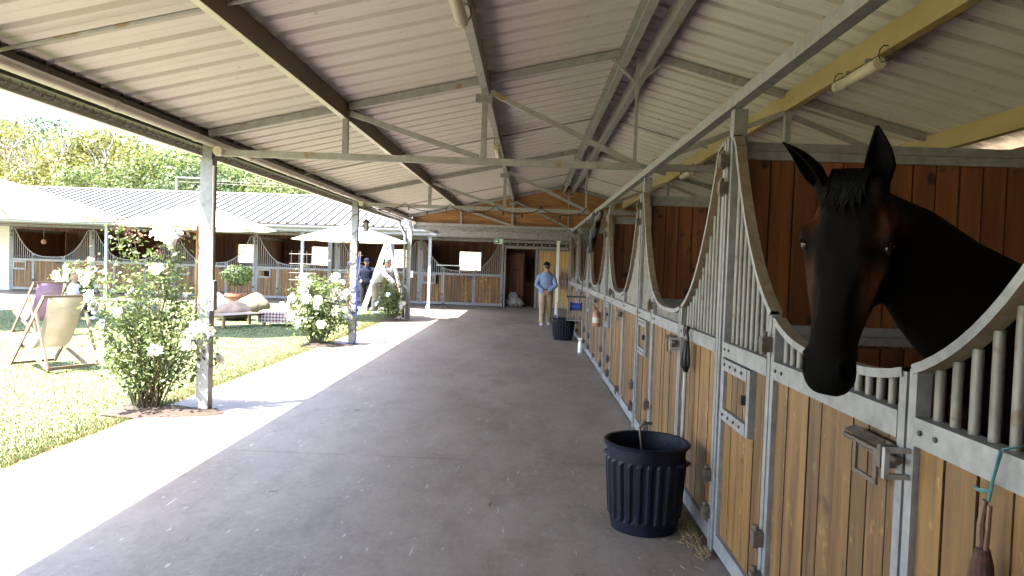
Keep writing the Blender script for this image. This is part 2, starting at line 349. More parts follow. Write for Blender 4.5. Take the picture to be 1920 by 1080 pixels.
# trusses
for ty in (7.72, 14.28, 20.84):
    tr = empty('truss', Vector((-3.5, ty, 0)) + SO, parent=shed)
    def tb(p, q, name, w=.05, h=.06, m=M['galv_d']):
        MB().bar((p[0] + 3.5, 0, p[1]), (q[0] + 3.5, 0, q[1]), w, h).build(name, m, tr)
    for xa, xb in ((-3.5, -2.08), (-1.99, -.58), (-.49, .88)): tb((xa, zl(xa) - .05), (xb, zl(xb) - .05), 'rafter', .05, .075)
    for xa, xb in ((1.24, 2.63), (2.73, 4.13), (4.23, 4.8)): tb((xa, zr(xa) - .05), (xb, zr(xb) - .05), 'rafter', .05, .075)
    tb((-3.42, 2.80), (1.14, 2.785), 'bottom_chord', .06, .07); tb((1.27, 2.785), (4.7, 2.80), 'bottom_chord', .06, .07)
    tb((-2.02, 2.835), (-2.02, 3.33), 'upright', .06, .05); tb((-.53, 2.83), (-.53, 3.5), 'upright', .06, .05)
    tb((1.085, 2.822), (1.085, 3.95), 'upright', .035, .035); tb((2.68, 2.83), (2.68, 3.42), 'upright', .06, .05)
    tb((-1.97, 3.26), (-.58, 2.835), 'diagonal', .04, .055); tb((-.47, 3.53), (1.06, 2.83), 'diagonal', .04, .055)
    tb((1.28, 2.84), (2.64, 3.40), 'diagonal', .04, .055); tb((2.74, 3.36), (4.1, 2.85), 'diagonal', .04, .055)
    tb((.80, 3.93), (1.06, 3.68), 'brace', .025, .025); tb((1.36, 3.9), (1.11, 3.68), 'brace', .025, .025)
    MB().box(2.9 - .03, 3.0 + .05, -.035, .035, 3.42, 3.50).build('bracket', M['galv'], tr)
    MB().box(-.06, .06, -.075, .075, 2.72, 2.738).box(-.05, .05, -.045, .045, 2.738, 2.95).build('post_head', M['galv'], tr)
# yard side posts
for k, py in enumerate((7.72, 14.28, 20.84)):
    b = MB()
    for s in (-1, 1): b.box(-3.565 if s < 0 else -3.435 - .012, -3.565 + .012 if s < 0 else -3.435, py - .06, py + .06, 0, 2.72)
    b.box(-3.553, -3.447, py - .005, py + .005, 0, 2.72)
    b.box(-3.553, -3.447, py - .06, py - .052, 0, 2.72); b.box(-3.60, -3.40, py - .09, py + .09, -.01, .012)
    spart(b, 'post', M['galv'])
# eave: beam, wash pipe with collars, gutter with its fascia, coiled wire guard
spart(MB().box(-3.585, -3.57, YA, YB, 2.99, 3.075), 'profile_filler', M['darkiron'])
spart(MB().box(-3.60, -3.50, YA, YB, 2.95, 3.005).box(-3.60, -3.585, YA, YB, 2.90, 2.95), 'eave_beam', M['darkiron'])
spart(MB().tube([(-3.42, YA, 2.885), (-3.42, YB, 2.885)], .043, 12), 'drain_pipe', M['cream'], True)
yy = 0.1
while yy < 20.8:
    spart(MB().tube([(-3.42, yy, 2.885), (-3.42, yy + .07, 2.885)], .048, 12), 'pipe_collar', M['cream'], True); yy += 1.42
for y in (7.72, 14.28, 20.84): spart(MB().tube([(-3.37, y - .10, 2.81), (-3.37, y - .035, 2.81)], .05, 14), 'pipe_cap', M['cream'])
spart(MB().box(-3.78, -3.765, YA, 20.5, 2.825, 2.985).box(-3.80, -3.752, YA, 20.5, 2.812, 2.8245), 'fascia', M['white'])
spart(MB().box(-3.765, -3.61, YA, 20.5, 2.875, 2.885).box(-3.62, -3.61, YA, 20.5, 2.885, 2.95), 'gutter', M['darkiron'])
pts = []; n = 1100
for i in range(n): 
    a = i * 1.05; y = -1.0 + i * .0195; pts.append((-3.60 + .035 * math.cos(a), y, 2.825 + .03 * math.sin(a)))
o = spart(MB().tube(pts, .0035, 4), 'wire_guard', M['rust']); tag(o, kind='stuff')
# lengthwise beam over the stall fronts
spart(MB().box(1.165, 1.232, YA, 21.0, 2.672, 2.742), 'stall_beam', M['galv'])
# gable of lapped boards behind the last truss
z = 2.80; gy = 20.93
while z < 4.0:
    z1 = min(z + .147, 4.04)
    def lim(zz): return max(-3.42, (zz - 3.03) / .2232 - 3.5 + .02), min(4.68, 1.05 + (4.045 - zz) / .27 - .02)
    a0, b0 = lim(z); a1, b1 = lim(z1)
    if b1 - a1 > .05: spart(MB().prism([(a0, z), (b0, z), (b1, z1), (a1, z1)], 'y', gy + RND.uniform(0, .006), gy + .03), 'gable_board', M['woodgable'])
    z = z1 + .003
spart(MB().prism([(-3.45, 2.8), (4.7, 2.8), (4.7, zr(4.7) - .01), (1.05, 4.06), (-3.45, zl(-3.45) - .01)], 'y', 20.962, 20.98), 'gable_lining', M['woodgable'])  # added backing that stops daylight showing between the boards
spart(MB().box(-3.42, 4.7, 20.985, 21.06, 2.63, 2.795), 'gable_beam', M['galv'])
# boarded outer wall behind the stalls
me = plank_mesh(.197, .03, 2.98, M['woodred'])
for i in range(195): obj('wall_plank', me, shed, SO + Vector((4.72, -17.7 + i * .2, .02)), (0, 0, math.pi / 2))
me = plank_mesh(.197, .03, 2.75, M['woodred'])
for i in range(18): obj('wall_plank', me, shed, SO + Vector((4.72, 21.3 + i * .2, 0)), (0, 0, math.pi / 2))
me = plank_mesh(.197, .03, 1.26, M['wood'])
for i in range(92): obj('wall_plank', me, shed, SO + Vector((1.215, -17.5 + i * .2, 0)), (0, 0, math.pi / 2))   # unseen boards added behind the camera to hold back light
# unseen board wall added behind the camera to darken the near stalls
me = plank_mesh(.197, .03, 2.66, M['woodred'])
for i in range(40): obj('end_wall_plank', me, shed, SO + Vector((-3.25 + i * .2, -2.7, 0)))
# low link roof between the gable and the end block
lk = sheet_mesh('link_sheet', 0, 2.80, 4.05, 2.93, M['sheet_in'])
for i in range(8):
    obj('link_sheet', lk, shed, SO + Vector((-3.3 + i + 1, 21.07, 0)), (0, 0, math.pi / 2))
for x in (-3.28, 1.2): spart(MB().box(x, x + .07, 21.07, 25.1, 2.68, 2.79), 'link_beam', M['galv'])
# cable conduit and switch box on the near post, downpipe beside the far one
spart(MB().tube([(-3.41, 7.645, 2.65), (-3.41, 7.645, 1.42)], .014, 8), 'conduit', M['cream'])
spart(MB().box(-3.43, -3.35, 7.56, 7.655, 1.10, 1.42), 'switch_box', M['galv_d'])
spart(MB().tube([(-3.70, 20.3, 2.86), (-3.70, 20.3, 2.72), (-3.66, 20.5, 2.6), (-3.61, 20.7, 2.48), (-3.61, 20.72, 2.2), (-3.61, 20.72, .05)], .042, 10), 'downpipe', M['galv'], True)
spart(MB().box(-3.43, -3.36, 20.74, 20.80, 1.22, 1.42), 'switch_box', M['white'])
MB_ = None

# ---------------------------------------------------------------- stall fronts
BAR = MB().tube([(0, 0, 0), (0, 0, 1)], .0150, 12, cap=False).mesh('bar', M['galv_bar'], True); BARS = cyl_unit('bar', .0145, M['galv'], 6)
def curve_z(u): return min(2.47, 1.355 + .335 * abs(u - 1.63) ** 3)
HINGE = (MB().box(-.02, .035, -.05, 0, -.035, .035).tube([(.0, -.03, -.05), (.0, -.03, .06)], .014, 8)).mesh('hinge', M['rust'])
BOLT = MB().tube([(0, -.006, 0), (0, .0, 0)], .009, 6).mesh('bolt', M['darkiron'])
LATCH = (MB().box(-.30, -.02, -.012, 0, -.035, .045)                          # back plate
         .prism([(-.045, .022), (-.012, .036), (-.012, .044), (-.05, .028)], 'x', -.30, -.06)
         .tube([(-.31, -.035, .0), (.07, -.035, .0)], .013, 8)                # sliding bolt
         .box(-.22, -.195, -.05, -.04, -.115, .0).box(-.07, -.045, -.05, -.04, -.115, .0).box(-.22, -.045, -.05, -.04, -.13, -.112)
         .box(-.035, -.010, -.055, .0, -.05, .04)).mesh('latch', M['rust'])
KEEP = (MB().box(.012, .03, -.07, 0, -.05, -.035).box(.012, .03, -.07, 0, .03, .045).box(.012, .03, -.075, -.06, -.05, .045)).mesh('latch_keeper', M['galv_d'])
def panel_frame(u0, u1, up0, up1):
    """steel frame of one leaf with its bent top strip; strip faces get the dusty material"""
    b = MB(); z = curve_z; fw = .042
    b.box(u0, u0 + fw, -.045, .0, .03, z(u0) + up0); b.box(u1 - fw, u1, -.045, .0, .03, z(u1) + up1)
    b.box(u0 + fw, u1 - fw, -.048, .012, 1.20, 1.285); b.box(u0 + fw, u1 - fw, -.048, .0, .035, .13)
    n = 18; us = [u0 + fw * .5 + (u1 - u0 - fw) * i / n for i in range(n + 1)]; prof = []
    for i in range(n):
        a, c = us[i], us[i + 1]; za, zc = z(a), z(c); d = Vector((c - a, zc - za)).normalized(); nrm = Vector((-d.y, d.x)) * .03
        y0, y1 = -.05, .006
        vs = [(a, y0, za), (c, y0, zc), (c, y1, zc), (a, y1, za), (a + nrm.x, y0, za + nrm.y), (c + nrm.x, y0, zc + nrm.y), (c + nrm.x, y1, zc + nrm.y), (a + nrm.x, y1, za + nrm.y)]
        b.add(vs, [(0, 1, 5, 4), (2, 3, 7, 6)], 0); b.add(vs, [(4, 5, 6, 7), (0, 3, 2, 1)], 1)
    return b
def plank_row(parent, u0, u1, z0, z1, m, rng, y=-.012, holes=()):
    u = u0
    while u < u1 - .02:
        w = rng.choice((.118, .128, .136, .142, .148))
        if u + w > u1 - .05: w = u1 - u
        g_ = rng.uniform(.0012, .0026); a, c = u + g_, u + w - g_
        seg = [(z0, z1)]
        for ha, hb, hz0, hz1 in holes:
            if c > ha + .004 and a < hb - .004: seg = [(z0, hz0), (hz1, z1)]
        for s0, s1 in seg:
            if s1 - s0 > .02:
                me = plank_mesh(round(c - a, 3), .026, s1 - s0, m)
                obj('plank', me, parent, ((a + c) / 2, y + rng.uniform(-.003, .003), s0))
        u += w
def bars(parent, u0, u1, single, step=.084):
    n = max(2, int(round((u1 - u0) / step))); d = (u1 - u0) / n; mb = MB()
    for i in range(n):
        u = u0 + d * (i + .5); h = curve_z(u) - 1.28
        if single: obj('bar', BAR, parent, (u, .0, 1.282), None, (1, 1, h))
        else: mb.tube([(u, 0, 1.282), (u, 0, 1.28 + h)], .0145, 5, cap=False)
    if not single: tag(mb.build('bar_row', M['galv'], parent), kind='stuff')
def stall_front(loc, rz, label, group, seed, single, endpost=False, hatch_open=0, post_h=2.665, wood=None):
    rng = random.Random(seed); wood = wood or M['wood']
    t = empty('stall_front', loc, rz); tag(t, label, 'stall front', group)
    pm = MB().box(-.047, -.008, -.055, .055, 0, 2.50).box(.008, .047, -.055, .055, 0, 2.50).box(-.05, .05, -.02, .06, 0, post_h - .28)
    pm.prism([(-.045, 2.42), (.045, 2.42), (.06, post_h), (-.02, post_h)], 'y', -.03, .05)
    pm.build('post', M['galv'], t)
    if endpost:
        MB().box(3.253, 3.30, -.055, .055, 0, 2.50).build('post', M['galv'], t)
    spans = ((.052, .905, 0, .02), (.918, 2.142, .012, .012), (2.158, 3.248, .02, 0))
    for i, (u0, u1, a, c) in enumerate(spans):
        nm = 'door' if i == 1 else 'side_panel'
        p = panel_frame(u0, u1, a, c).build(nm, [M['galv'], M['dustrail']], t)
        holes = ((.10, .63, .835, 1.2),) if i == 0 else ()
        plank_row(p, u0 + .043, u1 - .043, .132, 1.198, wood, rng, holes=holes)
        bars(p, u0 + .043, u1 - .043, single)
        if i == 1:
            obj('latch', LATCH, p, (u1 - .02, -.05, 1.145), None, (.95, .9, .8)); obj('latch', LATCH, p, (u1 - .06, -.05, .20), None, (.5, .8, .6))
        elif i == 0:
            for hz in (.22, .42, 1.36): obj('hinge', HINGE, p, (u1 - .005, -.045, hz))
            for hz in (2.2, 2.36): obj('hinge', HINGE, p, (.02, -.05, hz))
        else:
            obj('latch_keeper', KEEP, p, (u0, -.048, 1.14)); obj('clamp', HINGE, p, (u1 + .0, -.05, .22)); obj('clamp', HINGE, p, (u1 + .0, -.05, .45))
        for bu in ((u0 + .08, u0 + .16) if single else ()):
            obj('bolt', BOLT, p, (bu, -.0485, 1.245))
    # feed hatch: plated frame with three little boards, or open and dark
    hb = MB().box(.10, .145, -.052, -.002, .835, 1.19).box(.585, .63, -.052, -.002, .835, 1.19).box(.145, .585, -.056, -.002, 1.125, 1.19).box(.145, .585, -.056, -.002, .835, .90)
    h = hb.build('feed_hatch', M['galv'], t)
    for i in range(4 if not hatch_open else 2):
        a = .148 + i * .109; obj('plank', plank_mesh(.105, .022, .222, wood), h, (a + .053, -.022, .902))
    if single:
        for bu in (.17, .28, .39, .50):
            for bz in (1.16, .868): obj('bolt', BOLT, h, (bu, -.057, bz))
        MB().box(.555, .575, -.075, -.05, 1.0, 1.05).build('turn_button', M['black'], h)
    return t
labels = ['nearest stall front, with the dark horse leaning its head over the door',
          'stall front beside the near dark bin, second from the camera',
          'stall front third from the camera, between the hanging lead rope and the extinguisher',
          'stall front fourth from the camera, carrying the pale extinguisher',
          'stall front fifth from the camera, with the blue cable reel on its door',
          'farthest stall front of the right row, nearest the gable']
for k in range(6):
    stall_front((1.215, 4.36 + 3.3 * k, 0), -math.pi / 2, labels[k], 'stall fronts along the right of the aisle', 11 + k, k < 3, endpost=False)
b = empty('corner_post', (1.215, 21.0, 0)); tag(b, 'short steel post closing the far end of the right stall row', 'post')

# partitions between the stalls
def partition(loc, rz, label, group, length, seed, wood, lower=True):
    t = empty('stall_partition', loc, rz); tag(t, label, 'partition', group)
    rng = random.Random(seed)
    for z0 in (2.375, 2.428): MB().box(.06, length, -.025, .025, z0, z0 + .05).build('rail', M['galv'], t)
    for z0 in (1.285, 1.34): MB().box(.06, length, -.025, .025, z0, z0 + .052).build('rail', M['galv'], t)
    u = .07
    while u < length - .05:
        w = rng.choice((.136, .140, .144)); 
        obj('plank', plank_mesh(w - .004, .03, .98, wood), t, (u + w / 2, rng.uniform(-.003, .003), 1.393))
        if lower: obj('plank', plank_mesh(w - .004, .03, 1.24, wood), t, (u + w / 2, rng.uniform(-.003, .003), .03))
        u += w
    return t
pl = ['reddish plank partition on the camera side of the horse', 'reddish plank partition directly behind the horse head',  # first one lies out of view, added to block light
      'reddish plank partition seen through the second stall opening', 'reddish plank partition seen through the third stall opening',
      'reddish plank partition seen through the fourth stall opening', 'reddish plank partition seen through the fifth stall opening',
      'reddish plank partition seen through the farthest stall opening']
for k in range(7):
    partition((1.215, 1.06 + 3.3 * k, 0), 0.0, pl[k], 'partitions between the right hand stalls', 3.48, 40 + k, M['woodred'], lower=k < 4)

# ---------------------------------------------------------------- end block across the yard
blk = empty('stable_block', (-3.5, 25.2, 0)); BO = Vector((3.5, -25.2, 0))
tag(blk, 'long stable block across the end of the yard with bright ribbed metal roof', 'stable')
def bpart(mb, name, m, smooth=False): return mb.build(name, m, blk, BO, smooth)
EY0, EZ0, EY1, EZ1 = 24.80, 2.86, 29.3, 4.22
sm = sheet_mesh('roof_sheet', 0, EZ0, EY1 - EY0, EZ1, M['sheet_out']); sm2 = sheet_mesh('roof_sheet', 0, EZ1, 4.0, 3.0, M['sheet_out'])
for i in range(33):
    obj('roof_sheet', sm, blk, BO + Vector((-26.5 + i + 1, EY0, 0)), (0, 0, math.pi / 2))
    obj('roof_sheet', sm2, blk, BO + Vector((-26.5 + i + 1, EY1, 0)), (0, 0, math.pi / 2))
bpart(MB().prism([(EY1 - .2, EZ1 - .02), (EY1, EZ1 + .045), (EY1 + .2, EZ1 - .01), (EY1, EZ1 + .06)], 'x', -26.5, 6.5), 'ridge_cap', M['sheet_out'])
prof = [(24.80 + .075 * math.cos(a), 2.80 + .085 * math.sin(a)) for a in [math.pi + i * math.pi / 8 for i in range(9)]]
prof += [(24.80 + .068 * math.cos(a), 2.80 + .078 * math.sin(a)) for a in [2 * math.pi - i * math.pi / 8 for i in range(9)]]
bpart(MB().prism(prof, 'x', -26.5, -3.45), 'gutter', M['galv'])
bpart(MB().box(-26.5, 6.4, 24.90, 24.94, 2.62, 2.84), 'fascia', M['galv_d'])
bpart(MB().box(-26.5, 6.4, 25.14, 25.26, 2.58, 2.70), 'eave_beam', M['galv'])
bpart(MB().box(-26.5, 6.4, 28.36, 28.46, 2.56, 2.66), 'stall_beam', M['galv'])
for yq, zq in ((26.6, 3.28), (28.0, 3.70), (30.6, 3.72)): bpart(MB().box(-26.5, 6.4, yq, yq + .06, zq - .16, zq), 'purlin', M['galv_d'])
for x in (-22.0, -15.04, -8.02, -3.5, 1.0):
    bpart(MB().box(x - .05, x + .05, 25.15, 25.25, 0, 2.56).box(x - .09, x + .09, 25.11, 25.29, 2.56, 2.579).box(x - .09, x + .09, 25.11, 25.29, 0, .012), 'post', M['galv'] if x != 1.0 else M['white'])
    bpart(MB().bar((x, 25.26, 2.63), (x, 28.35, 2.63), .06, .06), 'tie_beam', M['galv'])
    bpart(MB().bar((x, 24.95, EZ0 - .02), (x, 29.3, EZ1 - .08), .06, .08), 'rafter', M['galv_d'])
# rear wall of boards with one window opening to each of four stalls
BX = [-1.02 - 3.3 * k for k in range(7)]
def wallboards(x0, x1, z0, z1, y=31.75):
    n = max(1, int(round((x1 - x0) / .2))); w = (x1 - x0) / n; me = plank_mesh(round(w - .003, 3), .03, z1 - z0, M['woodred'])
    for i in range(n): obj('wall_plank', me, blk, BO + Vector((x0 + w * (i + .5), y, z0)))
cur = -26.5
for k in range(4, 0, -1):
    wx0, wx1 = BX[k] + 1.20, BX[k] + 2.22
    wallboards(cur, wx0, 0, 3.05); wallboards(wx0, wx1, 0, 1.35); wallboards(wx0, wx1, 2.22, 3.05)
    f = MB().box(wx0, wx0 + .05, 31.70, 31.80, 1.35, 2.22).box(wx1 - .05, wx1, 31.70, 31.80, 1.35, 2.22).box(wx0 + .05, wx1 - .05, 31.70, 31.80, 1.35, 1.39).box(wx0 + .05, wx1 - .05, 31.70, 31.80, 2.18, 2.22)
    bpart(f, 'window_frame', M['galv_d'])
    cur = wx1
wallboards(cur, 6.4, 0, 3.05)
bpart(MB().box(-26.5, -20.9, 28.38, 28.52, 0, 2.56), 'rendered_wall', M['render'])
bpart(MB().box(1.70, 6.4, 28.38, 28.5, 0, 2.56), 'rendered_wall', M['render'])
bpart(MB().box(6.38, 6.5, 24.9, 31.8, 0, 2.9), 'rendered_wall', M['render'])
el = ['stall front at the right end of the end block, below the exit sign', 'end block stall front behind the third white rose bush',
      'end block stall front behind the ladder and the right hand parasol', 'end block stall front with an open feed hatch, beside the potted round shrub',
      'end block stall front hidden behind the large near rose bush', 'leftmost complete end block stall front, with a ball toy hanging inside']
for k in range(6):
    stall_front((BX[k + 1], 28.42, 0), 0.0, el[k], 'stall fronts of the end block', 71 + k, False, endpost=(k == 0), hatch_open=(k in (2,)), post_h=2.56, wood=M['wood'])
ep = ['right end partition of the end block beside the tack room'] + ['end block partition between stalls, behind ' + s for s in
      ('the third rose bush', 'the downpipe and ladder', 'the wire trellis', 'the near post', 'the red rose shoots', 'the left end')]
for k in range(7):
    partition((BX[k], 28.44, 0), math.pi / 2, ep[k], 'partitions of the end block', 3.3, 90 + k, M['woodred'], lower=False)
# tack room at the right end: head track, sliding pine door, inner brown door, dark room
bpart(MB().box(-.96, 1.7, 28.30, 28.35, 2.33, 2.44), 'door_track', M['galv'])
bpart(MB().box(-.96, 1.7, 28.37, 28.40, 2.441, 2.56), 'track_cover', M['black'])
for i in range(8): bpart(MB().tube([(-.8 + i * .32, 28.34, 2.50), (-.8 + i * .32, 28.37, 2.50)], .018, 8), 'roller', M['white'])
bpart(MB().box(-.98, -.93, 28.36, 28.46, 0, 2.33), 'door_jamb', M['galv']); bpart(MB().box(.25, .33, 28.36, 28.46, 0, 2.33), 'door_jamb', M['galv'])
sd = empty('sliding_door', (.98, 28.28, 0)); tag(sd, 'pale pine sliding door with bridles hung on it behind the walking man', 'door')
fb = MB().box(-.62, -.575, -.025, .025, .03, 2.30).box(.575, .62, -.025, .025, .03, 2.30)
for z in (.03, 1.0, 1.56, 2.26): fb.box(-.575, .575, -.028, .025, z, z + .042)
fb.build('frame', M['galv'], sd)
for z0, z1 in ((.073, .999), (1.043, 1.559), (1.603, 2.259)):
    for i in range(8): obj('plank', plank_mesh(.140, .02, z1 - z0, M['woodpale']), sd, (-.503 + i * .1437, 0, z0))
bd_ = empty('inner_door', (-.58, 29.2, 0)); tag(bd_, 'red brown inner door standing ajar in the dark tack room', 'door')
for i in range(5): obj('plank', plank_mesh(.148, .03, 2.15, M['woodred']), bd_, (-.3 + i * .15, 0, .03))
MB().box(-.37, .37, .016, .04, .3, .4).box(-.37, .37, .016, .04, 1.8, 1.9).build('ledge', M['woodred'], bd_)
bpart(MB().box(-.9, 1.7, 30.2, 30.3, .02, 2.9), 'tack_room_wall', M['woodred'])
bpart(MB().box(1.66, 1.75, 28.5, 30.2, .02, 2.9), 'tack_room_wall', M['woodred'])
MB().box(-.05, .05, -.05, .05, 0, 2.6).build('post_shaft', M['galv'], b)

# ---------------------------------------------------------------- plants
def leaf_mesh(name, P, Nn, size, m, seed, ratio=.62, parent=None, loc=(0, 0, 0), fold=.25, tone=None):
    """many small folded leaves (two triangles each pair) at points P facing roughly Nn"""
    rg = np.random.default_rng(seed); n = len(P)
    Nn = Nn / (np.linalg.norm(Nn, axis=1, keepdims=True) + 1e-9)
    t = rg.normal(size=(n, 3)); t -= Nn * (t * Nn).sum(1, keepdims=True); t /= np.linalg.norm(t, axis=1, keepdims=True) + 1e-9
    b = np.cross(Nn, t); s = (size * rg.uniform(.6, 1.35, n))[:, None]
    v = np.empty((n, 4, 3)); v[:, 0] = P - t * s * .5; v[:, 2] = P + t * s * .5
    v[:, 1] = P + b * s * ratio * .5 + Nn * s * fold * .5; v[:, 3] = P - b * s * ratio * .5 + Nn * s * fold * .5
    me = bpy.data.meshes.new(name)
    me.vertices.add(n * 4); me.vertices.foreach_set("co", v.reshape(-1))
    me.loops.add(n * 6); idx = (np.arange(n)[:, None] * 4 + np.array([0, 1, 2, 0, 2, 3])).reshape(-1); me.loops.foreach_set("vertex_index", idx.astype(np.int32))
    me.polygons.add(n * 2); me.polygons.foreach_set("loop_start", np.arange(0, n * 6, 3, dtype=np.int32))
    me.update(calc_edges=True); me.materials.append(m)
    at = me.attributes.new("tone", 'FLOAT', 'FACE'); tn = rg.uniform(0, 1, n) if tone is None else tone
    at.data.foreach_set("value", np.repeat(tn, 2).astype(np.float32))
    if parent is None and loc is None: return me
    return obj(name, me, parent, loc)

def rose_bloom_mesh(seed):
    rg = random.Random(seed); b = MB()
    for ring, (n, r, tilt, w) in enumerate(((4, .012, 1.25, .026), (5, .024, .95, .036), (6, .034, .55, .044))):
        for k in range(n):
            a = 2 * math.pi * (k + .5 * ring) / n + rg.uniform(-.2, .2)
            d = Vector((math.cos(a), math.sin(a), 0)); s = Vector((-math.sin(a), math.cos(a), 0)); u = (d * math.cos(tilt) + Vector((0, 0, 1)) * math.sin(tilt))
            p0 = d * r * .3; L = .045
            b.add([p0 - s * w * .3, p0 + s * w * .3, p0 + u * L * .6 + s * w * .6, p0 + u * L + s * w * .25 + d * .01, p0 + u * L - s * w * .25 + d * .01, p0 + u * L * .6 - s * w * .6],
                  [(0, 1, 2, 5), (5, 2, 3, 4)])
    return b.mesh('rose_bloom', M['petal'])
BLOOM = [rose_bloom_mesh(s) for s in (1, 2)]
def rose_bush(loc, label, h, rx, ry, ncane, nleaf, nbloom, seed, lean=(0, 0), big=1.0, shoots=()):
    t = empty('rose_bush', loc); tag(t, label, 'rose bush', 'white rose bushes along the aisle')
    rg = random.Random(seed); ng = np.random.default_rng(seed); tips = []; canes = MB()
    def cane(end, r0=.009):
        ba = rg.uniform(0, 6.28); bs = Vector((math.cos(ba) * .13, math.sin(ba) * .09, 0))
        mid = bs.lerp(end, .5) + Vector((rg.uniform(-.1, .1), rg.uniform(-.1, .1), .14 * h * .5))
        pts = []
        for i in range(7):
            q = i / 6; pts.append(bs * (1 - q) ** 2 + mid * 2 * q * (1 - q) + end * q * q)
        canes.tube(pts, [r0 * (1 - .75 * i / 6) for i in range(7)], 5)
        for q in (.35, .5, .62, .72, .82, .9, 1.0): tips.append((bs * (1 - q) ** 2 + mid * 2 * q * (1 - q) + end * q * q, q))
    for k in range(ncane):
        a = rg.uniform(0, 6.28); rr = rg.random() ** .5; zz = rg.uniform(.30, 1.0)
        w = math.sin(math.pi * min(.97, .18 + zz * .72)) ** .7
        cane(Vector((math.cos(a) * rr * rx * w + lean[0] * zz, math.sin(a) * rr * ry * w + lean[1] * zz, zz * h)))
    extra = []
    for (sx, sy, sz) in shoots: cane(Vector((sx, sy, sz)), .008); extra.append(Vector((sx, sy, sz)))
    canes.build('canes', M['cane'], t)
    P = []; N_ = []; T_ = []
    wts = [(.35 + q) for _, q in tips]; tot = sum(wts)
    for (p, q), w in zip(tips, wts):
        n = max(3, int(nleaf * w / tot)); cl = ng.normal(0, 1, (n, 3)) * np.array([.085, .085, .075]) * big
        pts = np.array(p)[None] + cl; pts[:, 2] = np.maximum(pts[:, 2], .05)
        P.append(pts); nn = cl * 3 + np.array([0, 0, .5]) + ng.normal(0, .35, (n, 3)); N_.append(nn)
        T_.append(np.clip(ng.normal(.25 + .4 * q, .22, n), 0, 1))
    leaf_mesh('foliage', np.concatenate(P), np.concatenate(N_), .053 * big, M['roseleaf'], seed, parent=t, tone=np.concatenate(T_))
    if shoots:
        P = np.concatenate([np.array(e)[None] + ng.normal(0, .045, (26, 3)) for e in extra])
        leaf_mesh('young_shoots', P, ng.normal(0, 1, P.shape) + np.array([0, 0, .3]), .036, M['redshoot'], seed + 1, parent=t)['kind'] = 'stuff'
    outer = sorted(tips, key=lambda e: -(abs(e[0].x / rx) + abs(e[0].y / ry) * .6 - e[0].y * .5 + .25 * e[0].z / h + rg.uniform(0, .7)))
    for i in range(nbloom):
        p, q = outer[(i * 2) % len(outer)]
        d = Vector((p.x / rx, p.y / ry - .6, .5)).normalized(); s = rg.uniform(.9, 1.35) * big
        o = obj('bloom', BLOOM[i % 2], t, p + d * .07 * big + Vector((rg.uniform(-.03, .03), rg.uniform(-.03, .03), rg.uniform(-.02, .04))))
        o.rotation_euler = d.to_track_quat('Z', 'Y').to_euler(); o.scale = (s, s, s)
    return t
rb = rose_bush((-4.08, 7.62, 0), 'tall white rose bush against the nearest galvanised post', 1.62, .72, .48, 42, 5000, 22, 5, (-.02, 0), 1.0,
               shoots=((-.36, 0, 2.0), (-.26, .05, 1.92), (-.15, -.05, 1.86), (.22, .02, 1.93), (.34, 0, 1.88), (-.62, 0, 1.55), (.12, 0, 1.7)))
for i, (x, y, z) in enumerate(((.20, -.05, 1.93), (.26, -.08, 1.86), (.15, -.04, 1.84), (.23, -.1, 1.79), (.30, -.03, 1.90), (.31, -.1, 1.80), (.12, -.1, 1.90), (.19, -.12, 1.87))):
    o = obj('bloom', BLOOM[i % 2], rb, (x, y, z)); o.scale = (1.25,) * 3; o.rotation_euler = (R(60), 0, i * .9)
rose_bush((-4.12, 14.0, 0), 'rounded rose bush covered in white blooms beside the cable wrapped post', 1.34, .68, .55, 44, 4600, 46, 6, (0, 0), 1.15)
rose_bush((-3.86, 20.2, 0), 'rose bush growing at the foot of the downpipe post', 1.05, .42, .4, 26, 2400, 10, 8, (.0, 0), 1.2, shoots=((.2, 0, 1.25), (-.15, 0, 1.2)))
rose_bush((-14.95, 23.6, 0), 'rose bush with massed white blooms across the lawn by the end block', 1.25, .85, .6, 36, 2600, 60, 9, (0, 0), 1.6)
# mulch beds
for (x, y, a, c_, lb) in ((-3.92, 7.55, .62, .34, 'mulch bed under the tall near rose bush'), (-3.95, 13.95, .5, .45, 'mulch bed under the second rose bush'), (-3.8, 20.2, .4, .4, 'mulch bed under the rose bush at the downpipe')):
    mb = MB(); rg = random.Random(int(y)); n = 30; vs = [(0, 0, .045)]
    for ring, (rr, zz) in enumerate(((.55, .035), (1.0, .004))):
        for k in range(n):
            an = 2 * math.pi * k / n; w = rr * (1 + .12 * math.sin(3 * an + y) + rg.uniform(-.06, .06)); vs.append((a * w * math.cos(an), c_ * w * math.sin(an), zz + rg.uniform(-.004, .01) * (1 - ring)))
    fs = [(0, 1 + k, 1 + (k + 1) % n) for k in range(n)] + [(1 + k, 1 + n + k, 1 + n + (k + 1) % n, 1 + (k + 1) % n) for k in range(n)]
    o = mb.add(vs, fs).build('mulch_bed', M['soil'], None, (x, y, 0)); tag(o, lb, 'flower bed', 'mulch beds')

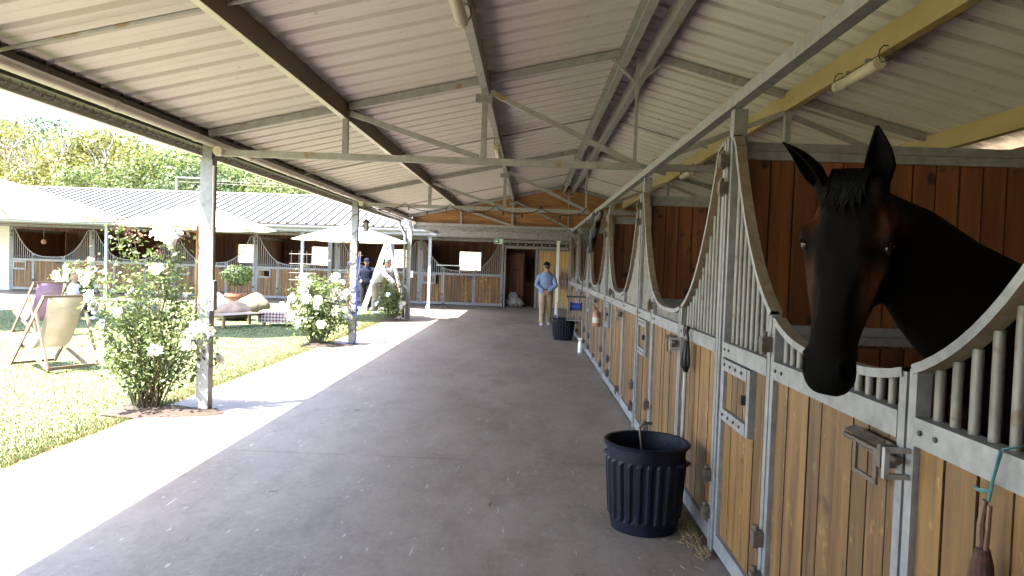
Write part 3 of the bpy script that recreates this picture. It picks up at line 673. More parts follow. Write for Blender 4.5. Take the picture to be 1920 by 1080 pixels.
# lawn blades, and dry straw coloured fringe along the concrete
def blades(name, n, px, py, hgt, m, seed, wid=.006, label=None):
    rg = np.random.default_rng(seed); x, y = px(rg, n), py(rg, n); a = rg.uniform(0, 6.283, n); h = hgt * rg.uniform(.5, 1.3, n); w = wid * rg.uniform(.7, 1.5, n)
    lx, ly = rg.normal(0, .45, n) * h, rg.normal(0, .45, n) * h
    v = np.empty((n, 3, 3)); v[:, 0] = np.stack([x - np.cos(a) * w, y - np.sin(a) * w, np.full(n, -.014)], 1); v[:, 1] = np.stack([x + np.cos(a) * w, y + np.sin(a) * w, np.full(n, -.014)], 1)
    v[:, 2] = np.stack([x + lx, y + ly, h], 1)
    me = bpy.data.meshes.new(name); me.vertices.add(n * 3); me.vertices.foreach_set("co", v.reshape(-1)); me.loops.add(n * 3); me.loops.foreach_set("vertex_index", np.arange(n * 3, dtype=np.int32))
    me.polygons.add(n); me.polygons.foreach_set("loop_start", np.arange(0, n * 3, 3, dtype=np.int32)); me.update(calc_edges=True); me.materials.append(m)
    at = me.attributes.new("tone", 'FLOAT', 'FACE'); pt = .5 + .28 * np.sin(x * .9 + 1.3 * np.sin(y * .7)) * np.sin(y * 1.1 + x * .4)
    at.data.foreach_set("value", np.clip(pt + rg.normal(0, .12, n), 0, 1).astype(np.float32))
    o = obj(name, me); tag(o, label, 'grass', kind='stuff'); return o
blades('grass', 150000, lambda g, n: -4.02 - g.random(n) ** 1.5 * 13, lambda g, n: 4.0 + 20.5 * g.random(n) ** 1.7, .015, M['grassblade'], 3, label='short mown green grass of the lawn')
def fx(g, n):
    return -3.93 - np.abs(g.normal(0, .22, n)) + .05 * g.random(n)
blades('dry_grass', 9000, lambda g, n: fx(g, n), lambda g, n: 3.5 + 20.8 * g.random(n) ** 1.3, .016, M['dryblade'], 4, .007, 'dry straw coloured grass fringe along the concrete edge')
# straw scattered on the aisle, thickest along the foot of the stalls
mb = MB(); rg = random.Random(21)
for i in range(300):
    y = 2.5 + 18 * rg.random() ** 1.6; x = 1.12 - abs(rg.gauss(0, .16)) if rg.random() < .6 else rg.uniform(-2.6, 1.0)
    a = rg.uniform(0, 3.14); L = rg.uniform(.008, .035); d = Vector((math.cos(a), math.sin(a), 0)) * L
    mb.bar((x - d.x, y - d.y, .004), (x + d.x, y + d.y, .005 + rg.random() * .006), .0035, .003)
o = mb.build('straw_litter', M['straw']); tag(o, 'scattered straw on the concrete aisle', 'straw', kind='stuff')
mb = MB()
for i in range(260):
    y = 4.2 + 1.6 * rg.random(); x = 1.13 - abs(rg.gauss(0, .05)); a = rg.uniform(0, 3.14); L = rg.uniform(.015, .07); d = Vector((math.cos(a), math.sin(a), 0)) * L
    mb.bar((x - d.x * .4, y - d.y, .006), (x + d.x * .4, y + d.y, .01 + rg.random() * .03), .004, .003)
o = mb.build('hay_litter', M['straw']); tag(o, 'loose hay at the foot of the stalls behind the near bin', 'hay', kind='stuff')

# ---------------------------------------------------------------- trees behind the end block
def tree(loc, h, r, kind, seed, label, nleaf=9500, name='broadleaf_tree', leaf=.21):
    t = empty(name, loc); tag(t, label, 'tree', 'trees behind the end block')
    rg = random.Random(seed); ng = np.random.default_rng(seed); b = MB(); cl = []
    th = h * .34
    b.tube([(0, 0, -.4), (.1, 0, th * .5), (rg.uniform(-.3, .3), 0, th), (rg.uniform(-.4, .4), .1, h * .62)], [.034 * h, .028 * h, .022 * h, .006 * h], 8)
    for k in range(15):
        a = rg.uniform(0, 6.28); z0 = rg.uniform(.22, .55) * h; e = Vector((math.cos(a) * r * rg.uniform(.55, .95), math.sin(a) * r * rg.uniform(.55, .95), rg.uniform(.38, .92) * h))
        s = Vector((0, 0, z0)); b.tube([s, s.lerp(e, .5) + Vector((0, 0, .06 * h)), e], [.012 * h, .008 * h, .003 * h], 5); cl.append(e)
    b.build('trunk', M['bark'], t)
    P = []; N_ = []; T_ = []
    for k in range(64):
        a = rg.uniform(0, 6.28); u = rg.uniform(-.75, 1); rr = math.sqrt(max(0, 1 - u * u)) * rg.uniform(.55, 1.0)
        cl.append(Vector((math.cos(a) * rr * r, math.sin(a) * rr * r, h * .60 + u * h * .40)))
    per = nleaf // len(cl)
    for c in cl:
        s = rg.uniform(.10, .2) * r; d = ng.normal(0, 1, (per, 3)) * np.array([s, s, s * .75])
        P.append(np.array(c)[None] + d); N_.append(d + ng.normal(0, .5, d.shape) * s + np.array([0, 0, .5 * s]))
        T_.append(np.clip(ng.normal(rg.uniform(.2, .8), .2, per), 0, 1))
    leaf_mesh('crown', np.concatenate(P), np.concatenate(N_), leaf, kind, seed, parent=t, tone=np.concatenate(T_), ratio=.75)
    return t
Y_, G_, D_ = M['crown_y'], M['crown_g'], M['crown_d']
for i, (x, y, h, r, kd, lb) in enumerate((
        (-33.5, 45, 10.6, 4.8, Y_, 'broad yellowing tree left of the bare branches'),
        (-27.2, 46, 10.0, 4.6, Y_, 'yellow tree in the middle of the bank'),
        (-21.5, 45, 9.0, 4.2, G_, 'yellow green tree above the roof ridge, left of the near post'),
        (-16.2, 46, 8.6, 4.2, G_, 'green tree just behind the near galvanised post'),
        (-11.2, 45, 8.2, 4.0, D_, 'dark green tree right of the near post'),
        (-6.0, 46, 7.8, 3.8, G_, 'green tree mostly hidden by the aisle roof'),
        (-40.5, 58, 13.5, 4.4, D_, 'tall dark tree at the far left skyline'),
        (-35.5, 60, 12.6, 4.2, D_, 'tall dark tree rising behind the yellow ones'),
        (-28.5, 58, 10.8, 5.2, G_, 'green tree behind the yellow trees'),
        (-21.5, 58, 10.8, 5.2, Y_, 'pale yellow tree in the second row'),
        (-14.5, 58, 10.0, 5.0, G_, 'green tree in the second row near the post'),
        (-7.5, 58, 9.5, 5.0, D_, 'dark tree in the second row beside the roof edge'),
        (-39.5, 47, 9.5, 4.4, G_, 'green tree cut by the left picture edge'))):
    tree((x, y, ground_z(x, y)), h - 1.3 - ground_z(x, y), r, kd, 100 + i, lb)
for i, (x, y, h, r, kd, lb) in enumerate(((-24.5, 40.5, 3.3, 2.6, G_, 'low green bush on the bank, left'), (-19.2, 40.5, 3.2, 2.6, D_, 'low dark bush on the bank, middle'),
        (-14.0, 40.5, 3.0, 2.6, G_, 'low green bush on the bank near the post'), (-9.2, 40.5, 3.0, 2.5, D_, 'low dark bush on the bank, right of the post'), (-29.8, 41, 3.3, 2.6, Y_, 'low yellow bush below the bare branches'))):
    tree((x, y, ground_z(x, y) - .2), h + .3, r, kd, 140 + i, lb, 4500, 'bush', .17)
# bleached dead tree in front of the wood
dt = empty('dead_tree', (-28.2, 41.5, ground_z(-28.2, 41.5))); tag(dt, 'bare bleached dead tree standing against yellow foliage', 'tree')
rg = random.Random(5); db = MB()
def branch(p, d, L, r, lev):
    pts = [p]; q = p.copy(); dd = d.copy()
    for i in range(5):
        dd = (dd + Vector((rg.uniform(-.28, .28), rg.uniform(-.28, .28), rg.uniform(-.1, .22)))).normalized(); q = q + dd * L / 5; pts.append(q.copy())
    db.tube(pts, [r * (1 - .14 * i) for i in range(6)], 6)
    if lev < 3:
        for k in range(4 if lev < 2 else 3):
            s = rg.randint(2, 5); nd = (dd + Vector((rg.uniform(-1, 1), rg.uniform(-.6, .6), rg.uniform(-.1, .7)))).normalized(); branch(pts[s], nd, L * rg.uniform(.5, .75), r * .5, lev + 1)
branch(Vector((0, 0, -.2)), Vector((-.25, 0, 1)), 3.6, .17, 0); branch(Vector((-.3, 0, .5)), Vector((-.9, 0, .8)), 3.8, .11, 1); branch(Vector((.1, 0, .8)), Vector((.8, 0, .7)), 3.4, .1, 1)
db.build('limbs', M['palebark'], dt)
ub = MB().tube([(-18.2, 36.5, ground_z(-18.2, 36.5)), (-18.2, 36.5, 5.6)], .06, 8).box(-18.2, -16.4, 36.46, 36.54, 5.55, 5.61).build('pole', M['galv']); tag(ub, 'short grey pole with a crossarm behind the end roof', 'pole')
for k, dz in enumerate((0, .13)):
    o = MB().tube([(-18.2 + i * 3, 36.5, 5.5 - dz - .012 * i * (7 - i)) for i in range(8)], .012, 4).build('overhead_wire', M['darkiron'])
    tag(o, ('upper' if k == 0 else 'lower') + ' of two thin wires running above the end roof', 'wire', 'wires above the end roof')

# ---------------------------------------------------------------- bodies: lofted volumes fused into one skin
def loft(mb, secs, ref=(1, 0, 0), n=16, pw=1.0):
    """secs: (position, half width along ref, half depth). Rounded closed tube."""
    ref = Vector(ref); ps = [Vector(s[0]) for s in secs]; rings = []
    for i, s in enumerate(secs):
        t = (ps[min(i + 1, len(ps) - 1)] - ps[max(i - 1, 0)]).normalized()
        a = (ref - t * ref.dot(t)).normalized(); b = t.cross(a)
        ring = []
        for k in range(n):
            an = 2 * math.pi * k / n; c, q = math.cos(an), math.sin(an)
            ring.append(ps[i] + a * s[1] * math.copysign(abs(c) ** pw, c) + b * s[2] * math.copysign(abs(q) ** pw, q))
        rings.append(ring)
    vs = [v for r_ in rings for v in r_]; m = len(rings)
    fs = [(i * n + k, i * n + (k + 1) % n, (i + 1) * n + (k + 1) % n, (i + 1) * n + k) for i in range(m - 1) for k in range(n)]
    fs += [tuple(range(n - 1, -1, -1)), tuple((m - 1) * n + k for k in range(n))]
    mb.add(vs, fs)
def ball(mb, c, rx, ry, rz, ax=None, n=12):
    c = Vector(c); ax = ax or (Vector((1, 0, 0)), Vector((0, 1, 0)), Vector((0, 0, 1)))
    vs = []; fs = []
    for j in range(1, n // 2 + 2):
        th = math.pi * (j - .5) / (n // 2 + 1)
        for k in range(n):
            ph = 2 * math.pi * k / n
            vs.append(c + ax[0] * rx * math.sin(th) * math.cos(ph) + ax[1] * ry * math.sin(th) * math.sin(ph) + ax[2] * rz * math.cos(th))
    m = n // 2 + 1
    for j in range(m - 1):
        for k in range(n): fs.append((j * n + k, j * n + (k + 1) % n, (j + 1) * n + (k + 1) % n, (j + 1) * n + k))
    fs += [tuple(range(n)), tuple((m - 1) * n + k for k in range(n - 1, -1, -1))]
    mb.add(vs, fs)
def fuse(mb, name, mats, voxel, smooth=6):
    """voxel remesh of the overlapping volumes into one continuous skin"""
    me = mb.mesh(name + '_raw', mats[0]); o = bpy.data.objects.new(name, me); COL.objects.link(o)
    md = o.modifiers.new('r', 'REMESH'); md.mode = 'VOXEL'; md.voxel_size = voxel; md.use_smooth_shade = True
    ms = o.modifiers.new('s', 'SMOOTH'); ms.iterations = smooth; ms.factor = .5
    dg = bpy.context.evaluated_depsgraph_get(); dg.update()
    out = bpy.data.meshes.new_from_object(o.evaluated_get(dg)); out.name = name
    bpy.data.objects.remove(o); out.materials.clear()
    for m in mats: out.materials.append(m)
    out.polygons.foreach_set("use_smooth", [True] * len(out.polygons))
    return out
def paint(me, fn):
    n = len(me.vertices); co = np.empty(n * 3); me.vertices.foreach_get("co", co); co = co.reshape(-1, 3)
    at = me.color_attributes.new("coat", 'FLOAT_COLOR', 'POINT'); c = np.ones((n, 4)); c[:, :3] = fn(co); at.data.foreach_set("color", c.reshape(-1))

# ---------------------------------------------------------------- horse in the nearest stall
def coat_mat():
    m, nt, N, L, P = _nodes('dark bay coat')
    at = N.new("ShaderNodeAttribute"); at.attribute_name = "coat"; tc = N.new("ShaderNodeTexCoord")
    nz = N.new("ShaderNodeTexNoise"); nz.inputs["Scale"].default_value = 60; nz.inputs["Detail"].default_value = 4
    mp = N.new("ShaderNodeMapping"); mp.inputs["Scale"].default_value = (2, 2, .5); L.new(tc.outputs["Object"], mp.inputs[0]); L.new(mp.outputs[0], nz.inputs[0])
    mx = N.new("ShaderNodeMixRGB"); mx.blend_type = 'MULTIPLY'; mx.inputs[0].default_value = .7
    L.new(at.outputs["Color"], mx.inputs[1]); L.new(nz.outputs[0], mx.inputs[2]); L.new(mx.outputs[0], P.inputs["Base Color"])
    P.inputs["Roughness"].default_value = .75; P.inputs["Specular IOR Level"].default_value = .06
    b = N.new("ShaderNodeBump"); b.inputs["Strength"].default_value = .35; b.inputs["Distance"].default_value = .012
    n2 = N.new("ShaderNodeTexNoise"); n2.inputs["Scale"].default_value = 11; n2.inputs["Detail"].default_value = 6; L.new(tc.outputs["Object"], n2.inputs[0])
    L.new(n2.outputs[0], b.inputs["Height"]); L.new(b.outputs[0], P.inputs["Normal"])
    return m
M['coat'] = coat_mat()
M['mane'] = mat('black mane hair', (0.0008, 0.0007, 0.0006), (0.0022, 0.0018, 0.0015), .7, 0, (60, 60, 6), 3, spec=.1)
M['eye'] = mat('dark wet eye', (0.006, 0.004, 0.003), (0.01, 0.007, 0.005), .18, 0, (4, 4, 4), 1, spec=.3)
HO = Vector((2.35, 2.12, 0))
horse = empty('horse', HO); tag(horse, 'black brown horse looking out over the nearest stall door with pricked ears', 'horse')
POLL = Vector((.915, 2.10, 1.975)); FD = Vector((-.66, -.75, 0)).normalized()
A_ = (Vector((0, 0, -1)) * .975 + FD * .10 + Vector((-.06, 0, 0))).normalized()
D_ax = (FD - A_ * FD.dot(A_)).normalized(); W_ = D_ax.cross(A_).normalized()
def hp(s, w, d): return POLL + A_ * s * .925 + W_ * w * 1.16 + D_ax * d
hb = MB()
secs = [(-.035, .045, .09, -.03), (.0, .070, .15, -.012), (.05, .088, .20, .0), (.11, .100, .245, .006), (.17, .106, .27, .008), (.23, .101, .272, .004), (.29, .089, .255, .0),
        (.36, .074, .215, .0), (.43, .063, .172, .0), (.49, .056, .145, .0), (.54, .057, .137, .002), (.585, .064, .138, .0), (.625, .062, .125, -.012), (.655, .048, .09, -.03), (.672, .028, .05, -.05)]
n = 20; rings = []
for s, hw, dp, do in secs:
    ring = []
    for k in range(n):
        an = 2 * math.pi * k / n; c, q = math.cos(an), math.sin(an)
        wd = math.copysign(abs(c) ** .78, c) * hw * (1 - .30 * max(0, -q)); dd = do - dp / 2 + math.copysign(abs(q) ** .8, q) * dp / 2
        ring.append(hp(s, wd, dd))
    rings.append(ring)
hb.add([v for r_ in rings for v in r_], [(i * n + k, i * n + (k + 1) % n, (i + 1) * n + (k + 1) % n, (i + 1) * n + k) for i in range(len(secs) - 1) for k in range(n)]
       + [tuple(range(n - 1, -1, -1)), tuple((len(secs) - 1) * n + k for k in range(n))])
AX = (W_, A_, D_ax)
for sg in (-1, 1):
    ball(hb, hp(.165, sg * .098, -.050), .026, .040, .032, AX)          # brow over the eye
    ball(hb, hp(.235, sg * .088, -.070), .020, .040, .028, AX)
    ball(hb, hp(.27, sg * .052, -.175), .036, .095, .075, AX)           # cheek
    loft(hb, [(hp(.23, sg * .094, -.07), .014, .014), (hp(.33, sg * .078, -.065), .014, .012), (hp(.42, sg * .062, -.06), .008, .008)], D_ax, 8)
    ball(hb, hp(.575, sg * .047, -.028), .024, .042, .026, AX)          # nostril flare
    ball(hb, hp(.02, sg * .064, -.02), .032, .04, .034, AX)             # ear base
ball(hb, hp(.615, 0, -.105), .045, .030, .030, AX); ball(hb, hp(.648, 0, -.058), .046, .022, .034, AX)
# neck, trunk and legs
YZ = Vector((0, 1, 0))
loft(hb, [(hp(.06, 0, -.13), .07, .085), ((1.10, 2.165, 1.80), .075, .135), ((1.24, 2.20, 1.68), .085, .175), ((1.42, 2.20, 1.54), .105, .225), ((1.65, 2.18, 1.38), .15, .29), ((1.9, 2.15, 1.28), .2, .33)], YZ, 18)
loft(hb, [((1.36, 2.16, 1.20), .10, .13), ((1.48, 2.15, 1.18), .19, .26), ((1.75, 2.14, 1.20), .25, .335), ((2.2, 2.12, 1.14), .29, .35), ((2.7, 2.12, 1.16), .29, .345), ((3.05, 2.12, 1.24), .26, .30), ((3.3, 2.12, 1.24), .16, .2), ((3.38, 2.12, 1.22), .07, .1)], YZ, 20)
for sg in (-1, 1):
    loft(hb, [((1.62, 2.13 + sg * .15, 1.05), .08, .15), ((1.60, 2.13 + sg * .155, .82), .06, .085), ((1.58, 2.13 + sg * .15, .55), .045, .05), ((1.58, 2.13 + sg * .15, .47), .045, .052), ((1.58, 2.13 + sg * .15, .22), .03, .035), ((1.56, 2.13 + sg * .15, .12), .036, .042), ((1.53, 2.13 + sg * .15, .02), .055, .065)], YZ, 12)
    loft(hb, [((3.05, 2.12 + sg * .15, 1.12), .11, .2), ((3.02, 2.12 + sg * .16, .85), .08, .13), ((3.16, 2.12 + sg * .15, .56), .045, .065), ((3.17, 2.12 + sg * .15, .48), .04, .055), ((3.13, 2.12 + sg * .15, .22), .03, .036), ((3.10, 2.12 + sg * .15, .12), .037, .043), ((3.07, 2.12 + sg * .15, .02), .055, .065)], YZ, 12)
for i, v in enumerate(hb.v): hb.v[i] = tuple(Vector(v) - HO)
hm = fuse(hb, 'body', [M['coat']], .0095, 5)
# nostrils pushed in, mouth line, eye sockets
nv = len(hm.vertices); co = np.empty(nv * 3); hm.vertices.foreach_get("co", co); co = co.reshape(-1, 3)
def dent(c, rad, depth, direction, aniso=None):
    c = np.array(c - HO); d = co - c
    q = np.stack([d @ np.array(W_), d @ np.array(A_), d @ np.array(D_ax)], 1) / np.array(rad)
    w = np.clip(1 - (q ** 2).sum(1), 0, 1) ** .7
    co[:] += w[:, None] * np.array(direction)[None] * depth
    return w
NOST = []
for sg in (-1, 1):
    nc = hp(.585, sg * .058, -.018); NOST.append(nc); dent(nc, (.022, .034, .028), .030, -(W_ * sg * .6 + D_ax * .7).normalized())
    dent(hp(.198, sg * .112, -.058), (.03, .022, .026), .012, -W_ * sg)
for sg in (-1, 1):
    dent(hp(.112, sg * .082, -.012), (.024, .034, .03), .014, -(D_ax * .7 + W_ * sg * .5).normalized())       # hollow above the eye
    dent(hp(.40, sg * .058, -.012), (.026, .10, .03), .009, -(W_ * sg * .8 + D_ax * .3).normalized())          # beside the nasal bone
    dent(hp(.36, sg * .066, -.115), (.03, .07, .03), .008, -W_ * sg)                                           # below the facial crest
    dent(hp(.26, sg * .052, -.03), (.02, .05, .05), -.004, -(W_ * sg * .3 + D_ax * .9).normalized())
    dent(hp(.545, sg * .060, -.055), (.02, .018, .03), .006, -W_ * sg)
dent(hp(.17, 0, .0), (.05, .06, .03), .005, -D_ax)
for sg in (-1, 1): dent(hp(.628, sg * .045, -.082), (.03, .006, .05), .008, -W_ * sg)
hm.vertices.foreach_set("co", co.reshape(-1)); hm.update()
def coat(c):
    p = c + np.array(HO); d = p - np.array(POLL); s = d @ np.array(A_) / .925; w = d @ np.array(W_) / 1.16; dd = d @ np.array(D_ax)
    base = np.tile(np.array([.0032, .0019, .0013]), (len(p), 1)); tan = np.array([.070, .026, .013]); head = (s > -.05) & (p[:, 0] < 1.25)
    def sm(x, a, b): t = np.clip((x - a) / (b - a), 0, 1); return t * t * (3 - 2 * t)
    side = sm(np.abs(w), .045, .075) * sm(s, .22, .30) * (1 - sm(s, .50, .56)) * head * sm(dd, -.14, -.06)
    brow = np.exp(-(((s - .11) / .05) ** 2 + ((np.abs(w) - .088) / .022) ** 2)) * head
    k = np.clip(side * .8 + brow, 0, 1)[:, None]
    base = base * (1 - k) + tan * k
    g = (sm(s, .53, .60) * head)[:, None]; base = base * (1 - g) + np.array([.0021, .0018, .0018]) * g
    for nc in NOST:
        q = np.exp(-((p - np.array(nc)) ** 2).sum(1) / .017 ** 2)[:, None]; base = base * (1 - q) + np.array([.002, .002, .002]) * q
    return base
paint(hm, coat); obj('body', hm, horse)
for sg in (-1, 1):
    e = MB(); ball(e, hp(.198, sg * .099, -.056) - HO, .0165, .0215, .0215, AX, 16); e.build('eye', M['eye'], horse, smooth=True)
    lid = MB(); pts = []
    for i in range(9):
        a = math.pi * (.08 + .84 * i / 8); pts.append(hp(.198 - .021 * math.sin(a), sg * (.106 + .006 * math.sin(a)), -.056 + .026 * math.cos(a)) - HO)
    lid.tube(pts, [.004, .006, .007, .008, .008, .008, .007, .006, .004], 6); lid.build('eyelid', M['mane'], horse, smooth=True)
def ear(base, tip, opening, wid, name):
    """cupped leaf of skin, open towards `opening`"""
    base, tip, op = Vector(base), Vector(tip), Vector(opening); ax = tip - base; L = ax.length; ax.normalize()
    op = (op - ax * op.dot(ax)).normalized(); sd = ax.cross(op); b = MB(); vs = []; nt, na = 12, 13
    for i in range(nt + 1):
        t = i / nt; r = wid * (.55 + 1.6 * t) if t < .28 else wid * (1.0 - ((t - .28) / .72) ** 1.7) + .001
        span = R(125 - 45 * t); bend = -op * (.012 * math.sin(t * 3.1)) + sd * 0
        for k in range(na):
            a = -span + 2 * span * k / (na - 1)
            vs.append(base + ax * L * t + bend + (-op * math.cos(a) * .8 + sd * math.sin(a)) * r + op * r * .25)
    b.add(vs, [(i * na + k, i * na + k + 1, (i + 1) * na + k + 1, (i + 1) * na + k) for i in range(nt) for k in range(na - 1)])
    me = b.mesh(name, M['coat'], True); c = np.tile(np.array([.0018, .0014, .0012, 1.0]), (len(vs), 1)); 
    me.color_attributes.new("coat", 'FLOAT_COLOR', 'POINT').data.foreach_set("color", c.reshape(-1).astype(np.float32))
    o = obj(name, me, horse, -HO); md = o.modifiers.new('t', 'SOLIDIFY'); md.thickness = .007; md.offset = 0
    return o
cam_dir = (Vector((0, 0, 1.7)) - POLL).normalized()
ear(hp(.02, -.062, -.02) if W_.x > 0 else hp(.02, .062, -.02), (.715, 2.09, 2.075), Vector((-.75, -.1, -.55)), .036, 'ear')
ear(hp(.01, .066, -.035) if W_.x > 0 else hp(.01, -.066, -.035), (.985, 2.10, 2.135), cam_dir + Vector((-.5, 0, 0)), .038, 'ear')
# forelock and mane: tapering locks
rg = random.Random(12); fb = MB()
for i in range(150):
    w0 = rg.uniform(-.042, .042); w1 = w0 * .75 + rg.uniform(-.035, .012); ln = rg.uniform(.04, .08) + .05 * rg.random() ** 2
    pts = [hp(-.045 + abs(w0) * .3, w0, -.05), hp(-.035 + .0, w0 * 1.05, -.008 + rg.uniform(0, .012)), hp(ln * .35, (w0 + w1) / 2, .014 + rg.uniform(0, .01)), hp(ln * .7, w1, .014), hp(ln, w1 + rg.uniform(-.012, .012), .010)]
    fb.tube([p - HO for p in pts], [.003, .0042, .004, .003, .0007], 5)
tag(fb.build('forelock', M['mane'], horse, smooth=True), kind='stuff')
mb = MB()
for i in range(120):
    q = rg.random(); p0 = Vector((1.0 + q * .72, 2.15 + .05 * q, 0)); p0.z = 1.965 - .42 * q - .12 * math.sin(q * 3.1) * .25 + .02
    e = p0 + Vector((rg.uniform(-.03, .05), .10 + rg.uniform(0, .04), -rg.uniform(.09, .2)))
    mb.tube([p - HO for p in (p0 - Vector((0, .02, .05)), p0 + Vector((0, .02, .012)), p0.lerp(e, .55) + Vector((0, .03, .02)), e)], [.005, .008, .006, .0015], 5)
tag(mb.build('mane', M['mane'], horse, smooth=True), kind='stuff')

# ---------------------------------------------------------------- people
def cloth(name, c, c2=None, **k): return mat(name, tuple(x * .85 for x in c), c2 or tuple(min(.85, x * 1.1) for x in c), .85, 0, (9, 9, 9), 4, spec=.12, **k)
M['skin'] = mat('skin', (0.36, 0.19, 0.125), (0.43, 0.24, 0.165), .55, 0, (8, 8, 8), 3)
M['hair'] = mat('brown hair', (0.06, 0.035, 0.02), (0.11, 0.065, 0.035), .6, 0, (40, 40, 8), 3)
M['fairhair'] = mat('fair hair', (0.32, 0.19, 0.10), (0.42, 0.27, 0.15), .6, 0, (40, 40, 8), 3)
M['blueshirt'] = cloth('pale blue shirt cotton', (.20, .26, .45), bump=.4, bscale=14); M['chino'] = cloth('beige chino', (.36, .28, .195), bump=.4, bscale=14)
M['navy'] = cloth('navy cloth', (.006, .008, .018)); M['dark'] = cloth('charcoal cloth', (.012, .012, .014)); M['whitecloth'] = cloth('white shirt cotton', (.70, .71, .74))
M['khaki'] = cloth('pale khaki cloth', (.30, .27, .21)); M['leather'] = mat('brown leather', (.09, .045, .025), (.15, .08, .045), .5, 0, (10, 10, 10), 3)
def person(loc, rz, label, J, shirt, trouser, hair, cap=None, scale=1.0, sleeve=1.0, shoe=None, beard=False):
    """J: joints in the person's frame (faces +y, x to the right hand); every limb is lofted between its joints"""
    t = empty('person', loc, rz); t.scale = (scale,) * 3; tag(t, label, 'person')
    V = {k: Vector(v) for k, v in J.items()}
    for s in 'lr':
        V.setdefault('toe_' + s, V['ank_' + s] + Vector((0, .17, -.05)))
    X = Vector((1, 0, 0)); pel, wai, che, nec, hd = V['pelvis'], V['waist'], V['chest'], V['neck'], V['head']
    up = V.get('headup', Vector((0, 0, 1))).normalized(); fw = V.get('face', Vector((0, 1, 0))).normalized(); rt = fw.cross(up).normalized(); hax = (rt, fw, up)
    body = MB()
    def torso(mb, k, bottom=0):
        d = (che - wai).normalized()
        loft(mb, [(pel - Vector((0, 0, .06 + bottom)), .155 * k, .105 * k), (pel, .168 * k, .118 * k), (wai, .150 * k, .108 * k), (wai.lerp(che, .55), .168 * k, .118 * k), (che, .182 * k, .120 * k),
                  (che.lerp(nec, .45), .165 * k, .098 * k), (che.lerp(nec, .75), .118 * k, .080 * k), (nec, .06 * k, .06 * k)], X, 18)
    def arm(mb, s, r0, r1, r2, upto=1.0):
        a, e, w = V['sho_' + s], V['elb_' + s], V['wri_' + s]
        sec = [(a, r0, r0), (a.lerp(e, .5), r0 * .92, r0 * .92), (e, r1, r1)]
        if upto > .5: sec += [(e.lerp(w, .4), r1 * .98, r1 * .98), (e.lerp(w, upto), r2, r2)]
        loft(mb, sec, Vector((.3, 1, .2)), 12)
    def leg(mb, s, r0, r1, r2):
        h, k, a = V['hip_' + s], V['kne_' + s], V['ank_' + s]
        loft(mb, [(h + Vector((0, 0, .06)), r0, r0), (h.lerp(k, .35), r0 * .95, r0 * .98), (k, r1, r1), (k.lerp(a, .4), r1 * .95, r1 * 1.02), (a, r2, r2)], X, 14)
    torso(body, .92)
    for s in 'lr': arm(body, s, .046, .037, .027); leg(body, s, .078, .053, .038)
    loft(body, [(nec - (nec - che) * .15, .06, .06), (nec.lerp(hd, .4), .054, .056), (hd - up * .05, .05, .055)], X, 14)
    ball(body, hd + up * .015, .076, .095, .112, hax, 16); ball(body, hd - up * .065 + fw * .022, .056, .068, .058, hax, 14)
    ball(body, hd + fw * .098 - up * .012, .013, .02, .024, hax, 8)
    for s in (-1, 1): ball(body, hd + rt * s * .078 - fw * .005 - up * .01, .012, .02, .032, hax, 8)
    for s in 'lr':
        w, e = V['wri_' + s], V['elb_' + s]; d = V.get('hand_' + s, (w - e)).normalized(); pc = w + d * .05; ball(body, pc, .038, .022, .052, (d.cross(Vector((0, 1, .01))).normalized(), d.cross(d.cross(Vector((0, 1, .01)))).normalized(), d), 10)
        sidev = d.cross(Vector((0, 1, .01))).normalized(); curl = V.get('curl_' + s, Vector((0, 1, 0)))
        for i in range(4):
            b0 = pc + d * .04 + sidev * (.027 - .018 * i); L = (.072, .08, .075, .058)[i]
            loft(body, [(b0, .0095, .0095), (b0 + d * L * .5 + curl * .012, .009, .009), (b0 + d * L * .8 + curl * .045, .007, .007)], Vector((.2, .3, 1)), 6)
        b0 = pc - d * .02 + sidev * .034; loft(body, [(b0, .012, .012), (b0 + d * .03 + sidev * .022, .0105, .0105), (b0 + d * .065 + sidev * .022 + curl * .015, .008, .008)], Vector((.2, .3, 1)), 6)
    obj('body', fuse(body, 'body', [M['skin']], .011, 3), t)
    sh = MB(); torso(sh, 1.20, .02)
    for s in 'lr': arm(sh, s, .076, .066, .050, sleeve); ball(sh, V['sho_' + s] + Vector((0, 0, -.02)), .074, .076, .070)
    so = fuse(sh, 'shirt', [shirt], .013, 5); obj('shirt', so, t)
    tr = MB(); loft(tr, [(pel + (wai - pel) * .35, .160, .118), (pel, .175, .127), (pel - Vector((0, 0, .1)), .168, .12)], X, 18)
    for s in 'lr': leg(tr, s, .104, .084, .072)
    obj('trousers', fuse(tr, 'trousers', [trouser], .013, 5), t)
    bl = MB(); loft(bl, [(pel + (wai - pel) * .30, .186, .140), (pel + (wai - pel) * .58, .184, .138)], X, 24); bl.build('belt', M['dark'], t)
    for s in 'lr':
        a, to = V['ank_' + s], V['toe_' + s]; sb = MB(); hl = a + (a - to).normalized() * .05; zf = min(a.z, to.z)
        loft(sb, [(hl - Vector((0, 0, .03)), .034, .035), (a - Vector((0, 0, .025)), .042, .05), (a.lerp(to, .6) - Vector((0, 0, .005)), .047, .036), (to, .036, .022)], X, 12)
        obj('shoe', fuse(sb, 'shoe', [shoe or M['white']], .010, 2), t)
    hb_ = MB(); ball(hb_, hd + up * .028 - fw * .012, .083, .098, .108, hax, 16)
    hm_ = hb_.mesh('hair', hair, True); bm = bmesh.new(); bm.from_mesh(hm_)
    dl = [v for v in bm.verts if (v.co - hd).dot(fw) > .045 and (v.co - hd).dot(up) < .075 or (v.co - hd).dot(up) < -.075]
    bmesh.ops.delete(bm, geom=dl, context='VERTS'); bm.to_mesh(hm_); bm.free(); obj('hair', hm_, t)
